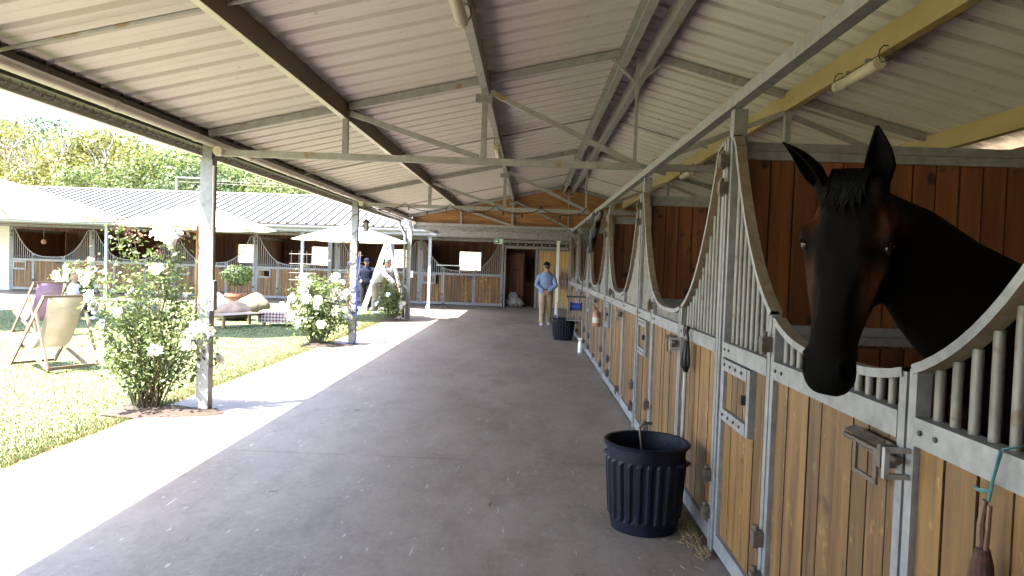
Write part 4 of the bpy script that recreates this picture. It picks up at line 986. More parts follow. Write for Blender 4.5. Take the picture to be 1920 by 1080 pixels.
    for s in (-1, 1):
        eb = MB(); ball(eb, hd + fw * .083 + rt * s * .03 + up * .012, .011, .008, .008, hax, 8); eb.build('eye', M['black'], t)
    mo = MB(); ball(mo, hd + fw * .088 - up * .062, .022, .006, .006, hax, 8); mo.build('mouth', M['leather'], t)
    if beard:
        bb = MB(); ball(bb, hd - up * .075 + fw * .03, .060, .066, .050, hax, 12); bb.build('beard', M['hair'], t, smooth=True)
    if cap:
        cb = MB(); ball(cb, hd + up * .055 - fw * .006, .092, .106, .085, hax, 18); cm = cb.mesh('cap', cap, True); bm = bmesh.new(); bm.from_mesh(cm)
        bmesh.ops.delete(bm, geom=[v for v in bm.verts if (v.co - hd).dot(up) < .03], context='VERTS'); bm.to_mesh(cm); bm.free()
        c_o = obj('cap', cm, t); br = MB()
        vs = []; 
        for i in range(9):
            a = math.pi * i / 8; vs += [hd + up * .035 + rt * .085 * math.cos(a) + fw * (.06 + .02 * math.sin(a)), hd + up * .025 + rt * .078 * math.cos(a) + fw * (.085 + .09 * math.sin(a))]
        vs += [v + up * .008 for v in vs]; q = 18
        fs = [(2 * i, 2 * i + 1, 2 * i + 3, 2 * i + 2) for i in range(8)] + [(q + 2 * i, q + 2 * i + 2, q + 2 * i + 3, q + 2 * i + 1) for i in range(8)] + [(2 * i + 1, q + 2 * i + 1, q + 2 * i + 3, 2 * i + 3) for i in range(8)]
        br.add(vs, fs).build('brim', cap, c_o)
    return t
def stand(**kw):
    J = dict(pelvis=(0, 0, .95), waist=(0, .0, 1.07), chest=(0, .0, 1.31), neck=(0, -.01, 1.48), head=(0, .015, 1.615),
             hip_l=(-.09, 0, .88), hip_r=(.09, 0, .88), kne_l=(-.10, .02, .49), kne_r=(.10, .02, .49), ank_l=(-.10, -.02, .09), ank_r=(.10, -.02, .09),
             sho_l=(-.168, 0, 1.365), sho_r=(.168, 0, 1.365), elb_l=(-.25, -.03, 1.12), elb_r=(.25, -.03, 1.12), wri_l=(-.25, .06, .88), wri_r=(.25, .06, .88))
    J.update(kw); return J
person((.50, 20.05, 0), R(-2), 'man walking away in pale blue shirt, beige trousers and cap, hands clasped behind',
       stand(elb_l=(-.262, -.07, 1.12), elb_r=(.262, -.07, 1.12), wri_l=(-.075, -.165, .965), wri_r=(.075, -.165, .955), hand_l=(.9, -.05, -.35), hand_r=(-.9, -.05, -.35), curl_l=(0, -.3, -.6), curl_r=(0, -.3, -.6),
             kne_l=(-.09, -.03, .49), ank_l=(-.095, -.15, .105), toe_l=(-.10, .01, .035), kne_r=(.095, .09, .5), ank_r=(.10, .10, .10), toe_r=(.11, .26, .05)),
       M['blueshirt'], M['chino'], M['hair'], M['navy'], 1.035, shoe=M['white'])
person((-5.45, 24.0, 0), R(180), 'man in navy shirt and cap standing behind the stepladder',
       stand(elb_l=(-.42, .12, 1.30), wri_l=(-.66, .2, 1.42), hand_l=(-.8, .3, .4), elb_r=(.24, .05, 1.12), wri_r=(.14, .22, 1.02), face=(-.15, 1, -.25), headup=(0, .25, 1)),
       M['navy'], M['dark'], M['hair'], M['navy'], 1.0, shoe=M['black'], beard=True)
person((-4.80, 22.45, 0), R(-95), 'person in white shirt and pale trousers leaning forward at the stepladder',
       stand(pelvis=(0, -.02, .93), waist=(0, .04, 1.04), chest=(0, .16, 1.25), neck=(0, .26, 1.40), head=(0, .36, 1.50), sho_l=(-.17, .20, 1.32), sho_r=(.17, .20, 1.32), elb_l=(-.2, .42, 1.30), wri_l=(-.14, .5, 1.52),
             hand_l=(0, .2, 1), elb_r=(.22, .40, 1.12), wri_r=(.20, .62, .93), hand_r=(0, .7, -.6), face=(0, 1, -.35), headup=(0, .35, 1)),
       M['whitecloth'], M['khaki'], M['hair'], None, 1.06, shoe=M['white'])
person((-10.98, 17.0, 0), R(-70), 'child in a white top sitting beyond the purple deck chair',
       stand(pelvis=(0, 0, .52), waist=(0, .0, .65), chest=(0, .03, .90), neck=(0, .04, 1.06), head=(0, .07, 1.20), hip_l=(-.1, .04, .50), hip_r=(.1, .04, .50), kne_l=(-.12, .42, .52), kne_r=(.12, .42, .52), ank_l=(-.12, .45, .1), ank_r=(.12, .45, .1),
             sho_l=(-.16, .03, .97), sho_r=(.16, .03, .97), elb_l=(-.2, .1, .74), elb_r=(.2, .1, .74), wri_l=(-.12, .3, .66), wri_r=(.12, .3, .66)),
       M['whitecloth'], M['navy'], M['fairhair'], None, .84, sleeve=.3, shoe=M['white'])
o = MB().box(-.2, .2, -.2, .2, .33, .37).box(-.18, -.14, -.18, -.14, 0, .33).box(.14, .18, -.18, -.14, 0, .33).box(-.18, -.14, .14, .18, 0, .33).box(.14, .18, .14, .18, 0, .33).build('stool', M['teak'], None, (-10.98, 17.0, 0)); tag(o, 'low wooden stool under the sitting child', 'stool')

# ---------------------------------------------------------------- things in the aisle
def lamp(x, y0, y1, z, label):
    t = empty('tube_lamp', (x, y0, z)); L = y1 - y0; tag(t, label, 'lamp', 'tube lamps under the roof')
    MB().tube([(0, 0.03, 0), (0, L - .03, 0)], .047, 14).build('diffuser', M['tube'], t, smooth=True)
    for a, c in ((0, .05), (L - .05, L)): MB().tube([(0, a, 0), (0, c, 0)], .050, 14).build('end_cap', M['cream'], t)
    for yy in (.2, L - .2): MB().box(-.02, .02, yy - .015, yy + .015, .045, .085).build('clip', M['galv'], t)
    for yy in (-.02, L + .02):
        MB().tube([(0, yy, .0)] + [(.05 * math.sin(a) + .02, yy - .03 * math.sin(a / 2), .06 - .06 * math.cos(a)) for a in [i * .7 for i in range(1, 9)]], .005, 5).build('cable_loop', M['darkiron'], t)
lamp(-.535, 3.85, 5.10, 3.40, 'tube lamp at the top edge over the aisle')
lamp(-.535, 10.45, 11.7, 3.40, 'tube lamp on the middle purlin beyond the first truss')
lamp(2.60, 5.55, 6.30, 3.32, 'tube lamp under the yellow purlin above the horse')
lamp(2.60, 11.85, 12.6, 3.32, 'tube lamp under the yellow purlin beyond the first truss')

def bin_(loc, label, rt, rb, h, rz=0):
    t = empty('ribbed_bin', loc, rz); tag(t, label, 'bin', 'dark plastic bins against the stalls'); n = 96
    def wob(k, j):
        if not 2 <= j <= 5: return 0
        q = (k % 4) / 4.0; return .010 if q < .5 else -.005
    def rr(z): return rb + (rt - rb) * z / h
    prof = [(0.001, .012), (rr(0) - .008, 0), (rr(.13 * h), .13 * h), (rr(.17 * h) + .002, .17 * h), (rr(.5 * h) + .002, .5 * h), (rr(.78 * h) + .002, .78 * h), (rr(.82 * h), .82 * h), (rr(.95 * h), .95 * h), (rr(h) + .018, .955 * h), (rr(h) + .022, .985 * h), (rr(h) + .012, h),
            (rr(h) - .006, h - .004), (rr(.9 * h) - .008, .9 * h), (rr(.3 * h) - .008, .3 * h), (0.001, .28 * h)]
    def wob2(k, j): return wob(k, j) if j in (3, 4, 5) else 0
    MB().lathe(prof, n, wob=wob2).build('shell', M['tub'], t)
    for s in (0, math.pi):
        hbx = MB().tube([(rr(.8 * h) * math.cos(s + a), rr(.8 * h) * math.sin(s + a), .80 * h) if abs(a) > .2 else ((rr(.8 * h) + .03) * math.cos(s + a), (rr(.8 * h) + .03) * math.sin(s + a), .80 * h) for a in (-.26, -.19, 0, .19, .26)], .011, 8)
        hbx.build('handle', M['tub'], t)
    return t
b1 = bin_((.815, 4.72, 0), 'large dark ribbed bin nearest the camera', .262, .222, .575, R(-35))
b2 = bin_((.84, 16.6, 0), 'smaller black bin beside the cable reel', .262, .22, .50, R(-20))
o = MB().tube([(.02, .02, .20), (-.02, .06, .5), (-.035, .075, .635), (-.03, .075, .655), (-.012, .07, .668), (.045, .06, .672)], .010, 8).build('hooked_handle', M['darkiron'], None, (.815, 4.72, 0), True); tag(o, 'bent metal handle standing in the near bin', 'scoop')
o = MB().tube([(-.1, 0, .2), (-.12, 0, .85), (-.09, 0, .88), (.0, 0, .90)], .012, 6).build('fork_handle', M['galv_d'], None, (.80, 16.6, 0)); tag(o, 'thin handle leaning out of the far bin', 'handle')
# extinguisher, reel, bottle, hanging ropes
t = empty('fire_extinguisher', (1.10, 11.4, .76)); tag(t, 'faded pinkish fire extinguisher hung on a stall front', 'extinguisher')
M['ext'] = mat('faded red paint', (.27, .125, .09), (.34, .175, .13), .5, 0, (8, 8, 8), 4)
MB().lathe([(.001, 0), (.06, .0), (.066, .02), (.066, .20), (.055, .235), (.025, .255), (.022, .275)], 18).build('cylinder', M['ext'], t, smooth=True)
MB().box(-.03, .03, -.02, .02, .275, .30).bar((-.01, -.0, .30), (-.05, -.06, .33), .02, .012).bar((-.01, 0, .28), (-.05, -.06, .285), .02, .012).build('valve', M['ext'], t)
MB().tube([(.0, .02, .29), (-.0, .075, .27), (-.01, .09, .18), (-.02, .08, .06)], .011, 7).build('hose', M['black'], t)
MB().lathe([(.0665, .06), (.0672, .06), (.0672, .15), (.0665, .15)], 18).build('print_band', M['cream'], t)
t = empty('cable_reel', (.98, 14.55, .62), R(80)); tag(t, 'metal cable reel wound with blue cable hung on a stall', 'cable reel')
M['blue'] = mat('blue cable', (.012, .03, .22), (.02, .05, .32), .5, 0, (30, 30, 30), 2)
MB().tube([(0, -.17, .02), (0, .17, .02), (0, .17, .46), (0, -.17, .46), (0, -.17, .02)], .011, 7).tube([(-.14, -.17, 0), (0, -.17, .02)], .011, 7).tube([(-.14, .17, 0), (0, .17, .02)], .011, 7).tube([(-.14, -.17, 0), (-.14, .17, 0)], .011, 7).build('frame', M['galv'], t)
MB().tube([(0, -.10, .27), (0, .10, .27)], .075, 16).build('cable_drum', M['blue'], t)
for s in (-1, 1): MB().tube([(0, s * .10, .27), (0, s * .115, .27)], .10, 18).build('flange', M['black'], t)
MB().tube([(-.01, -.2, .47), (-.01, .2, .47)], .016, 8).build('handle', M['black'], t)
t = empty('spray_bottle', (1.07, 14.2, 0)); tag(t, 'white spray bottle standing on the floor by the stalls', 'bottle')
MB().lathe([(.001, 0), (.046, 0), (.048, .02), (.048, .17), (.03, .215), (.016, .235), (.016, .26)], 16).build('flask', M['white'], t, smooth=True)
MB().box(-.05, .03, -.014, .014, .26, .295).bar((-.02, 0, .26), (-.045, 0, .20), .012, .012).build('trigger', M['white'], t)
def rope(name, label, cat, pts, r, m, extra=None):
    o0 = Vector(pts[-1]); t = empty(name, o0); tag(t, label, cat)
    MB().tube([Vector(p) - o0 for p in pts], r, 7).build('strand', m, t, smooth=True); return t, o0
t, o0 = rope('lead_rope', 'black lead rope bunched on a hook beside the second stall door', 'rope', [(1.15, 5.12, 1.30), (1.135, 5.10, 1.26), (1.14, 5.09, 1.22), (1.13, 5.10, 1.10), (1.14, 5.09, .98)], .013, M['black'])
for k in range(6):
    a = k * 1.05; MB().tube([Vector((1.14, 5.10, 1.22)) - o0, Vector((1.13 + .02 * math.cos(a), 5.10 + .045 * math.sin(a), 1.13)) - o0, Vector((1.13 + .025 * math.cos(a), 5.10 + .05 * math.sin(a), 1.03)) - o0, Vector((1.135, 5.10 + .03 * math.sin(a), .97 + .01 * k)) - o0], .012, 6).build('loop', M['black'], t, smooth=True)
MB().tube([Vector((1.15, 5.12, 1.25 + .04 * math.sin(i * .7))) - o0 + Vector((-.03, .02 * math.cos(i * .7), .02)) for i in range(10)], .006, 6).build('snap_hook', M['darkiron'], t)
o = MB().tube([(1.125, 5.06, .02), (1.13, 5.08, .98)], .014, 8).build('broom_stick', M['galv_d']); tag(o, 'long grey stick leaning beside the second stall door', 'stick')
t, o0 = rope('twine', 'turquoise twine knotted round a bar of the nearest stall', 'twine', [(1.215, 1.735, 1.31), (1.158, 1.745, 1.295), (1.150, 1.76, 1.22), (1.148, 1.77, 1.16)], .003, M['galv'])
M['teal'] = mat('turquoise twine', (.05, .15, .165), (.08, .20, .215), .8, 0, (60, 60, 60), 2)
for ch in t.children: ch.data.materials[0] = M['teal']
MB().tube([Vector((1.15, 1.745, 1.29)) - o0, Vector((1.147, 1.765, 1.20)) - o0, Vector((1.146, 1.772, 1.155)) - o0], .003, 6).build('strand', M['teal'], t)
MB().tube([Vector((1.147, 1.77, 1.185)) - o0, Vector((1.14, 1.80, 1.178)) - o0, Vector((1.138, 1.81, 1.182)) - o0], .005, 6).build('knot', M['teal'], t)
t = empty('hanging_brush', (1.142, 1.775, .90)); tag(t, 'worn brown leather strap and brush hanging on turquoise twine', 'brush')
MB().tube([(0, .0, .26), (-.004, .006, .2), (0, .008, .13)], [.007, .009, .011], 8).build('strap', M['leather'], t)
MB().tube([(.004, -.012, .25), (.0, -.016, .19), (0, -.012, .14)], .006, 8).build('strap', M['leather'], t)
MB().lathe([(.001, -.04), (.026, -.03), (.03, .04), (.026, .10), (.016, .14), (.001, .145)], 14).build('brush_head', mat('matted dark bristle', (.025, .014, .01), (.08, .035, .022), .9, 0, (30, 30, 30), 5, bump=.5), t)
t = empty('harness_bundle', (1.10, 12.6, 1.9)); tag(t, 'black harness and coat bundle hung from the long beam', 'harness')
rg = random.Random(3); cb = MB()
loft(cb, [((0, .50, .05), .03, .03), ((.0, .32, .16), .06, .05), ((.02, .02, .40), .085, .055), ((.04, -.3, .60), .075, .05), ((.06, -.55, .72), .05, .035)], (0, 1, .4), 14)
cm = fuse(cb, 'coat', [M['dark']], .018, 2); cm.materials[0] = M['black']
n_ = len(cm.vertices); co_ = np.empty(n_ * 3); cm.vertices.foreach_get("co", co_); co_ = co_.reshape(-1, 3); co_[:, 0] += .025 * np.sin(co_[:, 1] * 23 + co_[:, 2] * 11); co_[:, 2] += .02 * np.sin(co_[:, 1] * 31); cm.vertices.foreach_set("co", co_.reshape(-1)); obj('coat', cm, t)
for k in range(7):
    y0 = rg.uniform(-.5, .6); z0 = .78; MB().tube([(rg.uniform(.0, .08), y0, z0), (rg.uniform(-.06, 0), y0 + rg.uniform(0, .15), z0 - .35), (rg.uniform(-.08, 0), y0 + rg.uniform(.1, .35), rg.uniform(-.1, .3))], .010, 6).build('strap', M['black'], t)
o = MB().tube([(1.10, 14.3, 2.64), (1.08, 14.35, 2.2), (1.09, 14.4, 1.7), (1.08, 14.5, 1.2), (1.04, 14.52, .98)], .009, 6).tube([(1.06, 14.45, .70), (1.08, 14.45, .35), (1.10, 14.5, .12), (1.14, 14.6, .02)], .009, 6).build('power_cable', M['black']); tag(o, 'black power cable dropping from the beam to the blue reel', 'cable')

# garland cable on the second truss, cables round the second post, lantern
pts = []
for i in range(61):
    q = i / 60; x = -3.40 + 4.5 * q; pts.append((x, 14.22 + .02 * math.sin(i), 2.80 - .10 * abs(math.sin(q * math.pi * 5)) + .06 * (abs(math.sin(q * math.pi * 5)) < .2)))
t = empty('light_garland', (-3.4, 14.22, 2.8)); tag(t, 'black bulb garland looped along the second truss', 'garland')
MB().tube([Vector(p) - Vector((-3.4, 14.22, 2.8)) for p in pts], .008, 5).build('cable', M['black'], t)
for i in range(3, 60, 5):
    p = Vector(pts[i]) - Vector((-3.4, 14.22, 2.8)); MB().lathe([(.001, -.07), (.014, -.06), (.016, -.04), (.009, -.015), (.009, 0)], 8, p).build('bulb', M['black'], t)
def wrap(name, label, m, r, turns, z0, z1, ph, rad=.095):
    n = turns * 12; o = MB().tube([(-3.5 + rad * math.cos(ph + i * .524) * (1.1), 14.28 + rad * math.sin(ph + i * .524), z0 + (z1 - z0) * i / n + .03 * math.sin(i * .7)) for i in range(n + 1)], r, 5).build(name, m); tag(o, label, 'cable', 'cables round the second post')
wrap('wrapped_cable', 'black cable wound round the second post', M['black'], .007, 8, .05, 2.65, 0.4)
wrap('wrapped_cable', 'bright blue cable hanging down the second post', M['blue'], .009, 3, .02, 1.75, 5.2, .085)
o = MB().tube([(-3.40, 14.2, 1.75), (-3.395, 14.19, 1.2), (-3.40, 14.18, .6), (-3.41, 14.17, .03), (-3.6, 14.0, .03), (-3.75, 13.95, .04)], .011, 6).build('blue_hose', M['blue']); tag(o, 'straight blue hose falling to the foot of the second post', 'hose')
t = empty('lantern', (-3.26, 14.2, 2.26)); tag(t, 'dark metal lantern hanging beside the second post', 'lantern')
for k in range(6):
    a = k * math.pi / 3; MB().bar((.05 * math.cos(a), .05 * math.sin(a), .01), (.065 * math.cos(a), .065 * math.sin(a), .17), .009, .009).build('cage_bar', M['darkiron'], t)
MB().lathe([(.001, 0), (.058, 0), (.058, .012), (.001, .012)], 6).build('base', M['darkiron'], t)
MB().lathe([(.085, .17), (.088, .178), (.03, .225), (.012, .24), (.001, .25)], 6).build('lid', M['darkiron'], t)
MB().lathe([(.001, .012), (.043, .012), (.05, .168), (.001, .168)], 6).build('glass', mat('smoked glass', (.10, .09, .08), (.14, .13, .11), .15, 0, (3, 3, 3), 2), t)
MB().tube([(0, 0, .25), (.004, 0, .34), (-.05, .04, .47)], .004, 5).build('hook', M['darkiron'], t)

# exit sign
t = empty('exit_sign', (-1.08, 24.86, 2.40)); tag(t, 'green and white exit sign with arrow hanging at the aisle end', 'sign')
M['exitgreen'] = mat('exit sign green', (.02, .22, .10), (.03, .26, .12), .4, 0, (2, 2, 2), 2)
MB().box(-.15, .15, -.02, .02, 0, .17).build('casing', M['white'], t); MB().box(-.14, .14, -.023, -.0205, .012, .158).build('panel', M['exitgreen'], t)
MB().prism([(-.125, .085), (-.075, .135), (-.075, .102), (-.02, .102), (-.02, .068), (-.075, .068), (-.075, .035)], 'y', -.027, -.0235).build('arrow', M['white'], t)
MB().box(.03, .12, -.027, -.0235, .03, .145).build('doorway', M['white'], t)
MB().box(.066, .078, -.031, -.0275, .112, .128).prism([(.06, .06), (.084, .06), (.088, .108), (.062, .108)], 'y', -.031, -.0275).prism([(.048, .034), (.058, .034), (.074, .06), (.062, .064)], 'y', -.031, -.0275).prism([(.088, .034), (.098, .038), (.086, .064), (.074, .06)], 'y', -.031, -.0275).prism([(.04, .088), (.064, .1), (.064, .108), (.038, .097)], 'y', -.031, -.0275).build('running_figure', M['exitgreen'], t)
for x in (-.1, .1): MB().tube([(x, 0, .17), (x, 0, .27)], .005, 5).build('hanger', M['galv'], t)

# tack room things
t = empty('feed_sack', (-.55, 28.75, .02)); tag(t, 'crumpled pale sack slumped in the tack room doorway', 'sack')
sb = MB(); ball(sb, (0, 0, .18), .34, .22, .2, n=14); ball(sb, (-.05, 0, .38), .2, .15, .2, n=12); ball(sb, (.22, 0, .12), .18, .16, .12)
sm_ = fuse(sb, 'sack', [cloth('grey sack cloth', (.25, .23, .21), bump=.6, bscale=9)], .02, 2); n_ = len(sm_.vertices); co_ = np.empty(n_ * 3); sm_.vertices.foreach_get("co", co_); co_ = co_.reshape(-1, 3)
co_ += .022 * np.sin(co_[:, [1, 2, 0]] * 37 + co_[:, [2, 0, 1]] * 23); co_[:, 2] = np.maximum(co_[:, 2], 0); sm_.vertices.foreach_set("co", co_.reshape(-1)); obj('sack', sm_, t)
for k, (x, z, w) in enumerate(((.82, 1.48, .10), (1.02, 1.50, .13), (1.30, 1.49, .15), (1.45, 1.44, .10))):
    t = empty('bridle', (x, 28.22, z - .8)); tag(t, ['bridle hung leftmost on the pine sliding door', 'bridle hung second on the pine sliding door', 'thick brown halter hung on the pine sliding door', 'bridle hung nearest the right edge of the pine door'][k], 'bridle', 'bridles on the sliding door')
    rg = random.Random(k)
    MB().box(-.02, .02, -.02, .04, .78, .82).build('hook', M['darkiron'], t)
    for j in range(4 if k < 2 else 9):
        dx = rg.uniform(-w, w) * .6; L = rg.uniform(.3, .72); MB().tube([(0, -.03, .8), (dx, -.05 - rg.random() * .03, .8 - L * .5), (dx * .6, -.045, .8 - L), (dx * .2, -.04, .8 - L * .55), (-.01, -.03, .79)], .014, 5).build('strap', M['leather'] if j % 3 else mat('pinkish halter web', (.30, .18, .16), (.40, .26, .22), .8, 0, (9, 9, 9), 3), t)
for k in range(4):
    x = .0 + k * .05; o = MB().tube([(-.02 + k * .06, 30.1, 2.0), (-.05 + k * .07, 30.05, 1.5), (.0 + k * .05, 30.06, 1.0), (.03 + k * .05, 30.1, 1.6), (-.01 + k * .06, 30.1, 1.98)], .018, 5).build('tack_strap', M['black'])
    tag(o, 'black tack strap hanging in the dark tack room, ' + ('leftmost', 'second', 'third', 'rightmost')[k], 'strap', 'straps in the tack room')
t = empty('tripod_stand', (-3.1, 26.2, 0)); tag(t, 'thin black tripod stand in front of the right end stall', 'stand')
MB().tube([(0, 0, .2), (0, 0, 1.5)], .012, 6).build('pole', M['galv_d'], t)
for k in range(3): a = 2.1 * k + .5; MB().tube([(0, 0, .24), (.26 * math.cos(a), .26 * math.sin(a), .01)], .010, 5).build('leg', M['black'], t)
t = empty('white_gate', (-3.3, 28.2, 1.3)); tag(t, 'white rectangular hurdle hung on the right end stall', 'hurdle')
MB().box(-.35, .6, -.02, .02, .26, .30).build('rail', M['white'], t); MB().box(.57, .6, -.019, .019, 0, .26).build('upright', M['white'], t)
t = empty('hanging_ball', (-19.85, 28.9, 1.98)); tag(t, 'pinkish ball toy hanging in the leftmost end block stall', 'ball')
bb = MB(); ball(bb, (0, 0, 0), .11, .11, .11); bb.build('ball', mat('salmon rubber', (.48, .25, .18), (.54, .3, .22), .5), t, smooth=True); MB().tube([(0, 0, .1), (0, 0, .55)], .008, 5).build('cord', M['galv'], t)

# ---------------------------------------------------------------- things on the lawn
def parasol(loc, r, zedge, zapex, rz, label, tilt=0.0):
    t = empty('parasol', loc, rz); tag(t, label, 'parasol', 'white parasols on the lawn')
    n = 8; vs = []; fs = []; m = 6
    for j in range(m + 1):
        q = j / m
        for k in range(n * 4):
            a = 2 * math.pi * k / (n * 4); seg = (k % 4) / 4; c = math.cos(math.pi / n) / math.cos((a % (2 * math.pi / n)) - math.pi / n)
            rr = r * q * c; z = zapex - (zapex - zedge) * q ** 1.12 - .04 * math.sin(math.pi * seg) * q * (1 - q * .3) + tilt * rr * math.cos(a)
            vs.append((rr * math.cos(a), rr * math.sin(a), z))
    w = n * 4
    for j in range(m):
        for k in range(w): fs.append((j * w + k, j * w + (k + 1) % w, (j + 1) * w + (k + 1) % w, (j + 1) * w + k))
    c = MB().add(vs, fs).build('canopy', M['canvas'], t); md = c.modifiers.new('t', 'SOLIDIFY'); md.thickness = .006
    MB().tube([(0, 0, 0), (0, 0, zapex - .02)], .026, 10).build('mast', M['mast'], t, smooth=True)
    for k in range(n):
        a = 2 * math.pi * k / n; MB().bar((.03 * math.cos(a), .03 * math.sin(a), zapex - .07), (r * .97 * math.cos(a), r * .97 * math.sin(a), zedge - .02 + tilt * r * math.cos(a)), .018, .014).build('rib', M['mast'], t)
        MB().bar((.03 * math.cos(a), .03 * math.sin(a), zedge - .12), (r * .5 * math.cos(a), r * .5 * math.sin(a), (zapex + zedge) / 2 - .06), .014, .012).build('strut', M['mast'], t)
    MB().lathe([(.001, zapex - .03), (.06, zapex - .03), (.05, zapex + .03), (.02, zapex + .09), (.001, zapex + .1)], 10).build('finial', M['canvas'], t)
    MB().lathe([(.001, 0), (.26, 0), (.26, .05), (.05, .09), (.04, .25), (.001, .25)], 20).build('base', M['galv_d'], t)
parasol((-7.20, 15.4, 0), 1.62, 2.27, 2.78, .39, 'white parasol with orange mast behind the nearest rose bush')
parasol((-5.10, 20.3, 0), 1.62, 2.22, 2.68, .2, 'white parasol over the stepladder, behind the second post')
parasol((-13.1, 16.5, 0), 3.3, 2.5, 3.45, .39, 'large white parasol cut by the left picture edge')
def deckchair(loc, rz, label, fabric, rev):
    t = empty('deck_chair', loc, rz); tag(t, label, 'deck chair', 'deck chairs on the lawn')
    # faces +y (sitter looks to +y): long frame, seat frame, prop
    for s in (-1, 1):
        MB().bar((s * .30, .50, .02), (s * .30, -.42, 1.04), .025, .05).build('back_rail', M['teak'], t)
        MB().bar((s * .265, -.50, .03), (s * .265, .52, .42), .025, .05).build('seat_rail', M['teak'], t)
        MB().bar((s * .335, -.28, .82), (s * .335, -.62, .06), .022, .045).build('prop', M['teak'], t)
    for p, q, nm in (((-.31, -.42, 1.04), (.31, -.42, 1.04), 'top_bar'), ((-.28, .52, .42), (.28, .52, .42), 'front_bar'), ((-.31, .50, .03), (.31, .50, .03), 'foot_bar'), ((-.28, -.50, .04), (.28, -.50, .04), 'rear_bar'), ((-.34, -.62, .07), (.34, -.62, .07), 'prop_bar')):
        MB().bar(p, q, .03, .035).build(nm, M['teak'], t)
    n = 18; pts = []
    for i in range(n + 1):
        q = i / n; p0, p1, p2 = Vector((0, -.42, 1.05)), Vector((0, -.05, -.12)), Vector((0, .52, .44)); pts.append(p0 * (1 - q) ** 2 + p1 * 2 * q * (1 - q) + p2 * q * q)
    vs = []; 
    for p in pts: vs += [(-.235, p.y, p.z), (.235, p.y, p.z)]
    f = MB().add(vs, [(2 * i, 2 * i + 1, 2 * i + 3, 2 * i + 2) for i in range(n)]).build('sling', fabric, t, smooth=True); md = f.modifiers.new('t', 'SOLIDIFY'); md.thickness = .006
    # small pale print near the top edge of the sling: an arc of strokes and a dot
    y = -.402; sgn = 1
    pr = MB()
    for k in range(9):
        a = R(60 + 7.5 * k); x = .30 * math.cos(a); dz = .30 * math.sin(a) - .30; q = .08 - dz * .9
        p = pts[0] * (1 - q) ** 2 + Vector((0, -.05, -.12)) * 2 * q * (1 - q) + pts[-1] * q * q
        pr.box(x - .012, x + .012, p.y + .004, p.y + .009, p.z - .012, p.z + .014)
    pr.build('print', M['white'], f)
    return t
M['sling_b'] = mat('beige sling canvas', (.42, .37, .31), (.47, .42, .36), .85, 0, (6, 6, 6), 3, transl=.45); M['sling_p'] = mat('mauve sling canvas', (.30, .185, .30), (.35, .225, .345), .85, 0, (6, 6, 6), 3, transl=.25)
deckchair((-6.85, 10.15, 0), R(60), 'deck chair with beige canvas seen from behind', M['sling_b'], 1)
deckchair((-9.70, 14.05, 0), R(58), 'deck chair with purple canvas behind the beige one', M['sling_p'], 0)
def table(loc, rz, label, L, W, h, m, name='low_table'):
    t = empty(name, loc, rz); tag(t, label, 'table')
    n = max(3, int(W / .11)); w = W / n
    for i in range(n): obj('slat', plank_mesh(round(w - .006, 3), .022, L, m, 'x'), t, (-L / 2, -W / 2 + w * (i + .5), h - .011))
    for sx in (-1, 1):
        for sy in (-1, 1): MB().box(sx * (L / 2 - .06) - .03, sx * (L / 2 - .06) + .03, sy * (W / 2 - .05) - .03, sy * (W / 2 - .05) + .03, 0, h - .08).build('leg', m, t)
        MB().box(sx * (L / 2 - .06) - .02, sx * (L / 2 - .06) + .02, -W / 2 + .02, W / 2 - .02, h - .08, h - .023).build('rail', m, t)
    return t
table((-6.95, 17.0, 0), R(62), 'low pine slatted table in front of the taupe bean bag', 1.3, .62, .30, M['pinefurn'])
def gingham():
    m, nt, N, L, P = _nodes('red white gingham'); tc = N.new("ShaderNodeTexCoord"); sp = N.new("ShaderNodeSeparateXYZ"); L.new(tc.outputs["UV"], sp.inputs[0]); fac = []
    for k in (0, 1):
        mu = N.new("ShaderNodeMath"); mu.operation = 'MULTIPLY'; mu.inputs[1].default_value = 13.0; L.new(sp.outputs[k], mu.inputs[0])
        fr = N.new("ShaderNodeMath"); fr.operation = 'FRACT'; L.new(mu.outputs[0], fr.inputs[0]); gt = N.new("ShaderNodeMath"); gt.operation = 'GREATER_THAN'; gt.inputs[1].default_value = .5; L.new(fr.outputs[0], gt.inputs[0]); fac.append(gt.outputs[0])
    ad = N.new("ShaderNodeMath"); ad.operation = 'ADD'; L.new(fac[0], ad.inputs[0]); L.new(fac[1], ad.inputs[1]); hv = N.new("ShaderNodeMath"); hv.operation = 'MULTIPLY'; hv.inputs[1].default_value = .5; L.new(ad.outputs[0], hv.inputs[0])
    r_ = N.new("ShaderNodeValToRGB"); r_.color_ramp.elements[0].color = (.42, .39, .38, 1); r_.color_ramp.elements[1].color = (.10, .004, .016, 1); L.new(hv.outputs[0], r_.inputs[0]); L.new(r_.outputs[0], P.inputs["Base Color"]); P.inputs["Roughness"].default_value = .85
    return m
M['gingham'] = gingham()
t = table((-6.05, 17.75, 0), R(5), 'low table covered by the gingham cloth', 1.0, .66, .34, M['pinefurn'])
t = empty('gingham_cloth', (-6.05, 17.75, .345), R(5)); tag(t, 'red and white checked cloth draped over a low table', 'tablecloth')
me = bpy.data.meshes.new('cloth'); NX = 24; prof = [(-.365, -.27), (-.362, -.15), (-.355, -.03), (-.34, 0.004), (0, .006), (.34, .004), (.355, -.03), (.362, -.2)]
vs = [(-.56 + 1.12 * i / NX, y + .010 * math.sin(i * 1.3) * (abs(z) > .05), z) for i in range(NX + 1) for y, z in prof]; K = len(prof)
me.from_pydata(vs, [], [(i * K + j, (i + 1) * K + j, (i + 1) * K + j + 1, i * K + j + 1) for i in range(NX) for j in range(K - 1)]); uv = me.uv_layers.new(name='UVMap'); arc = [0]
for j in range(1, K): arc.append(arc[-1] + math.dist(prof[j], prof[j - 1]))
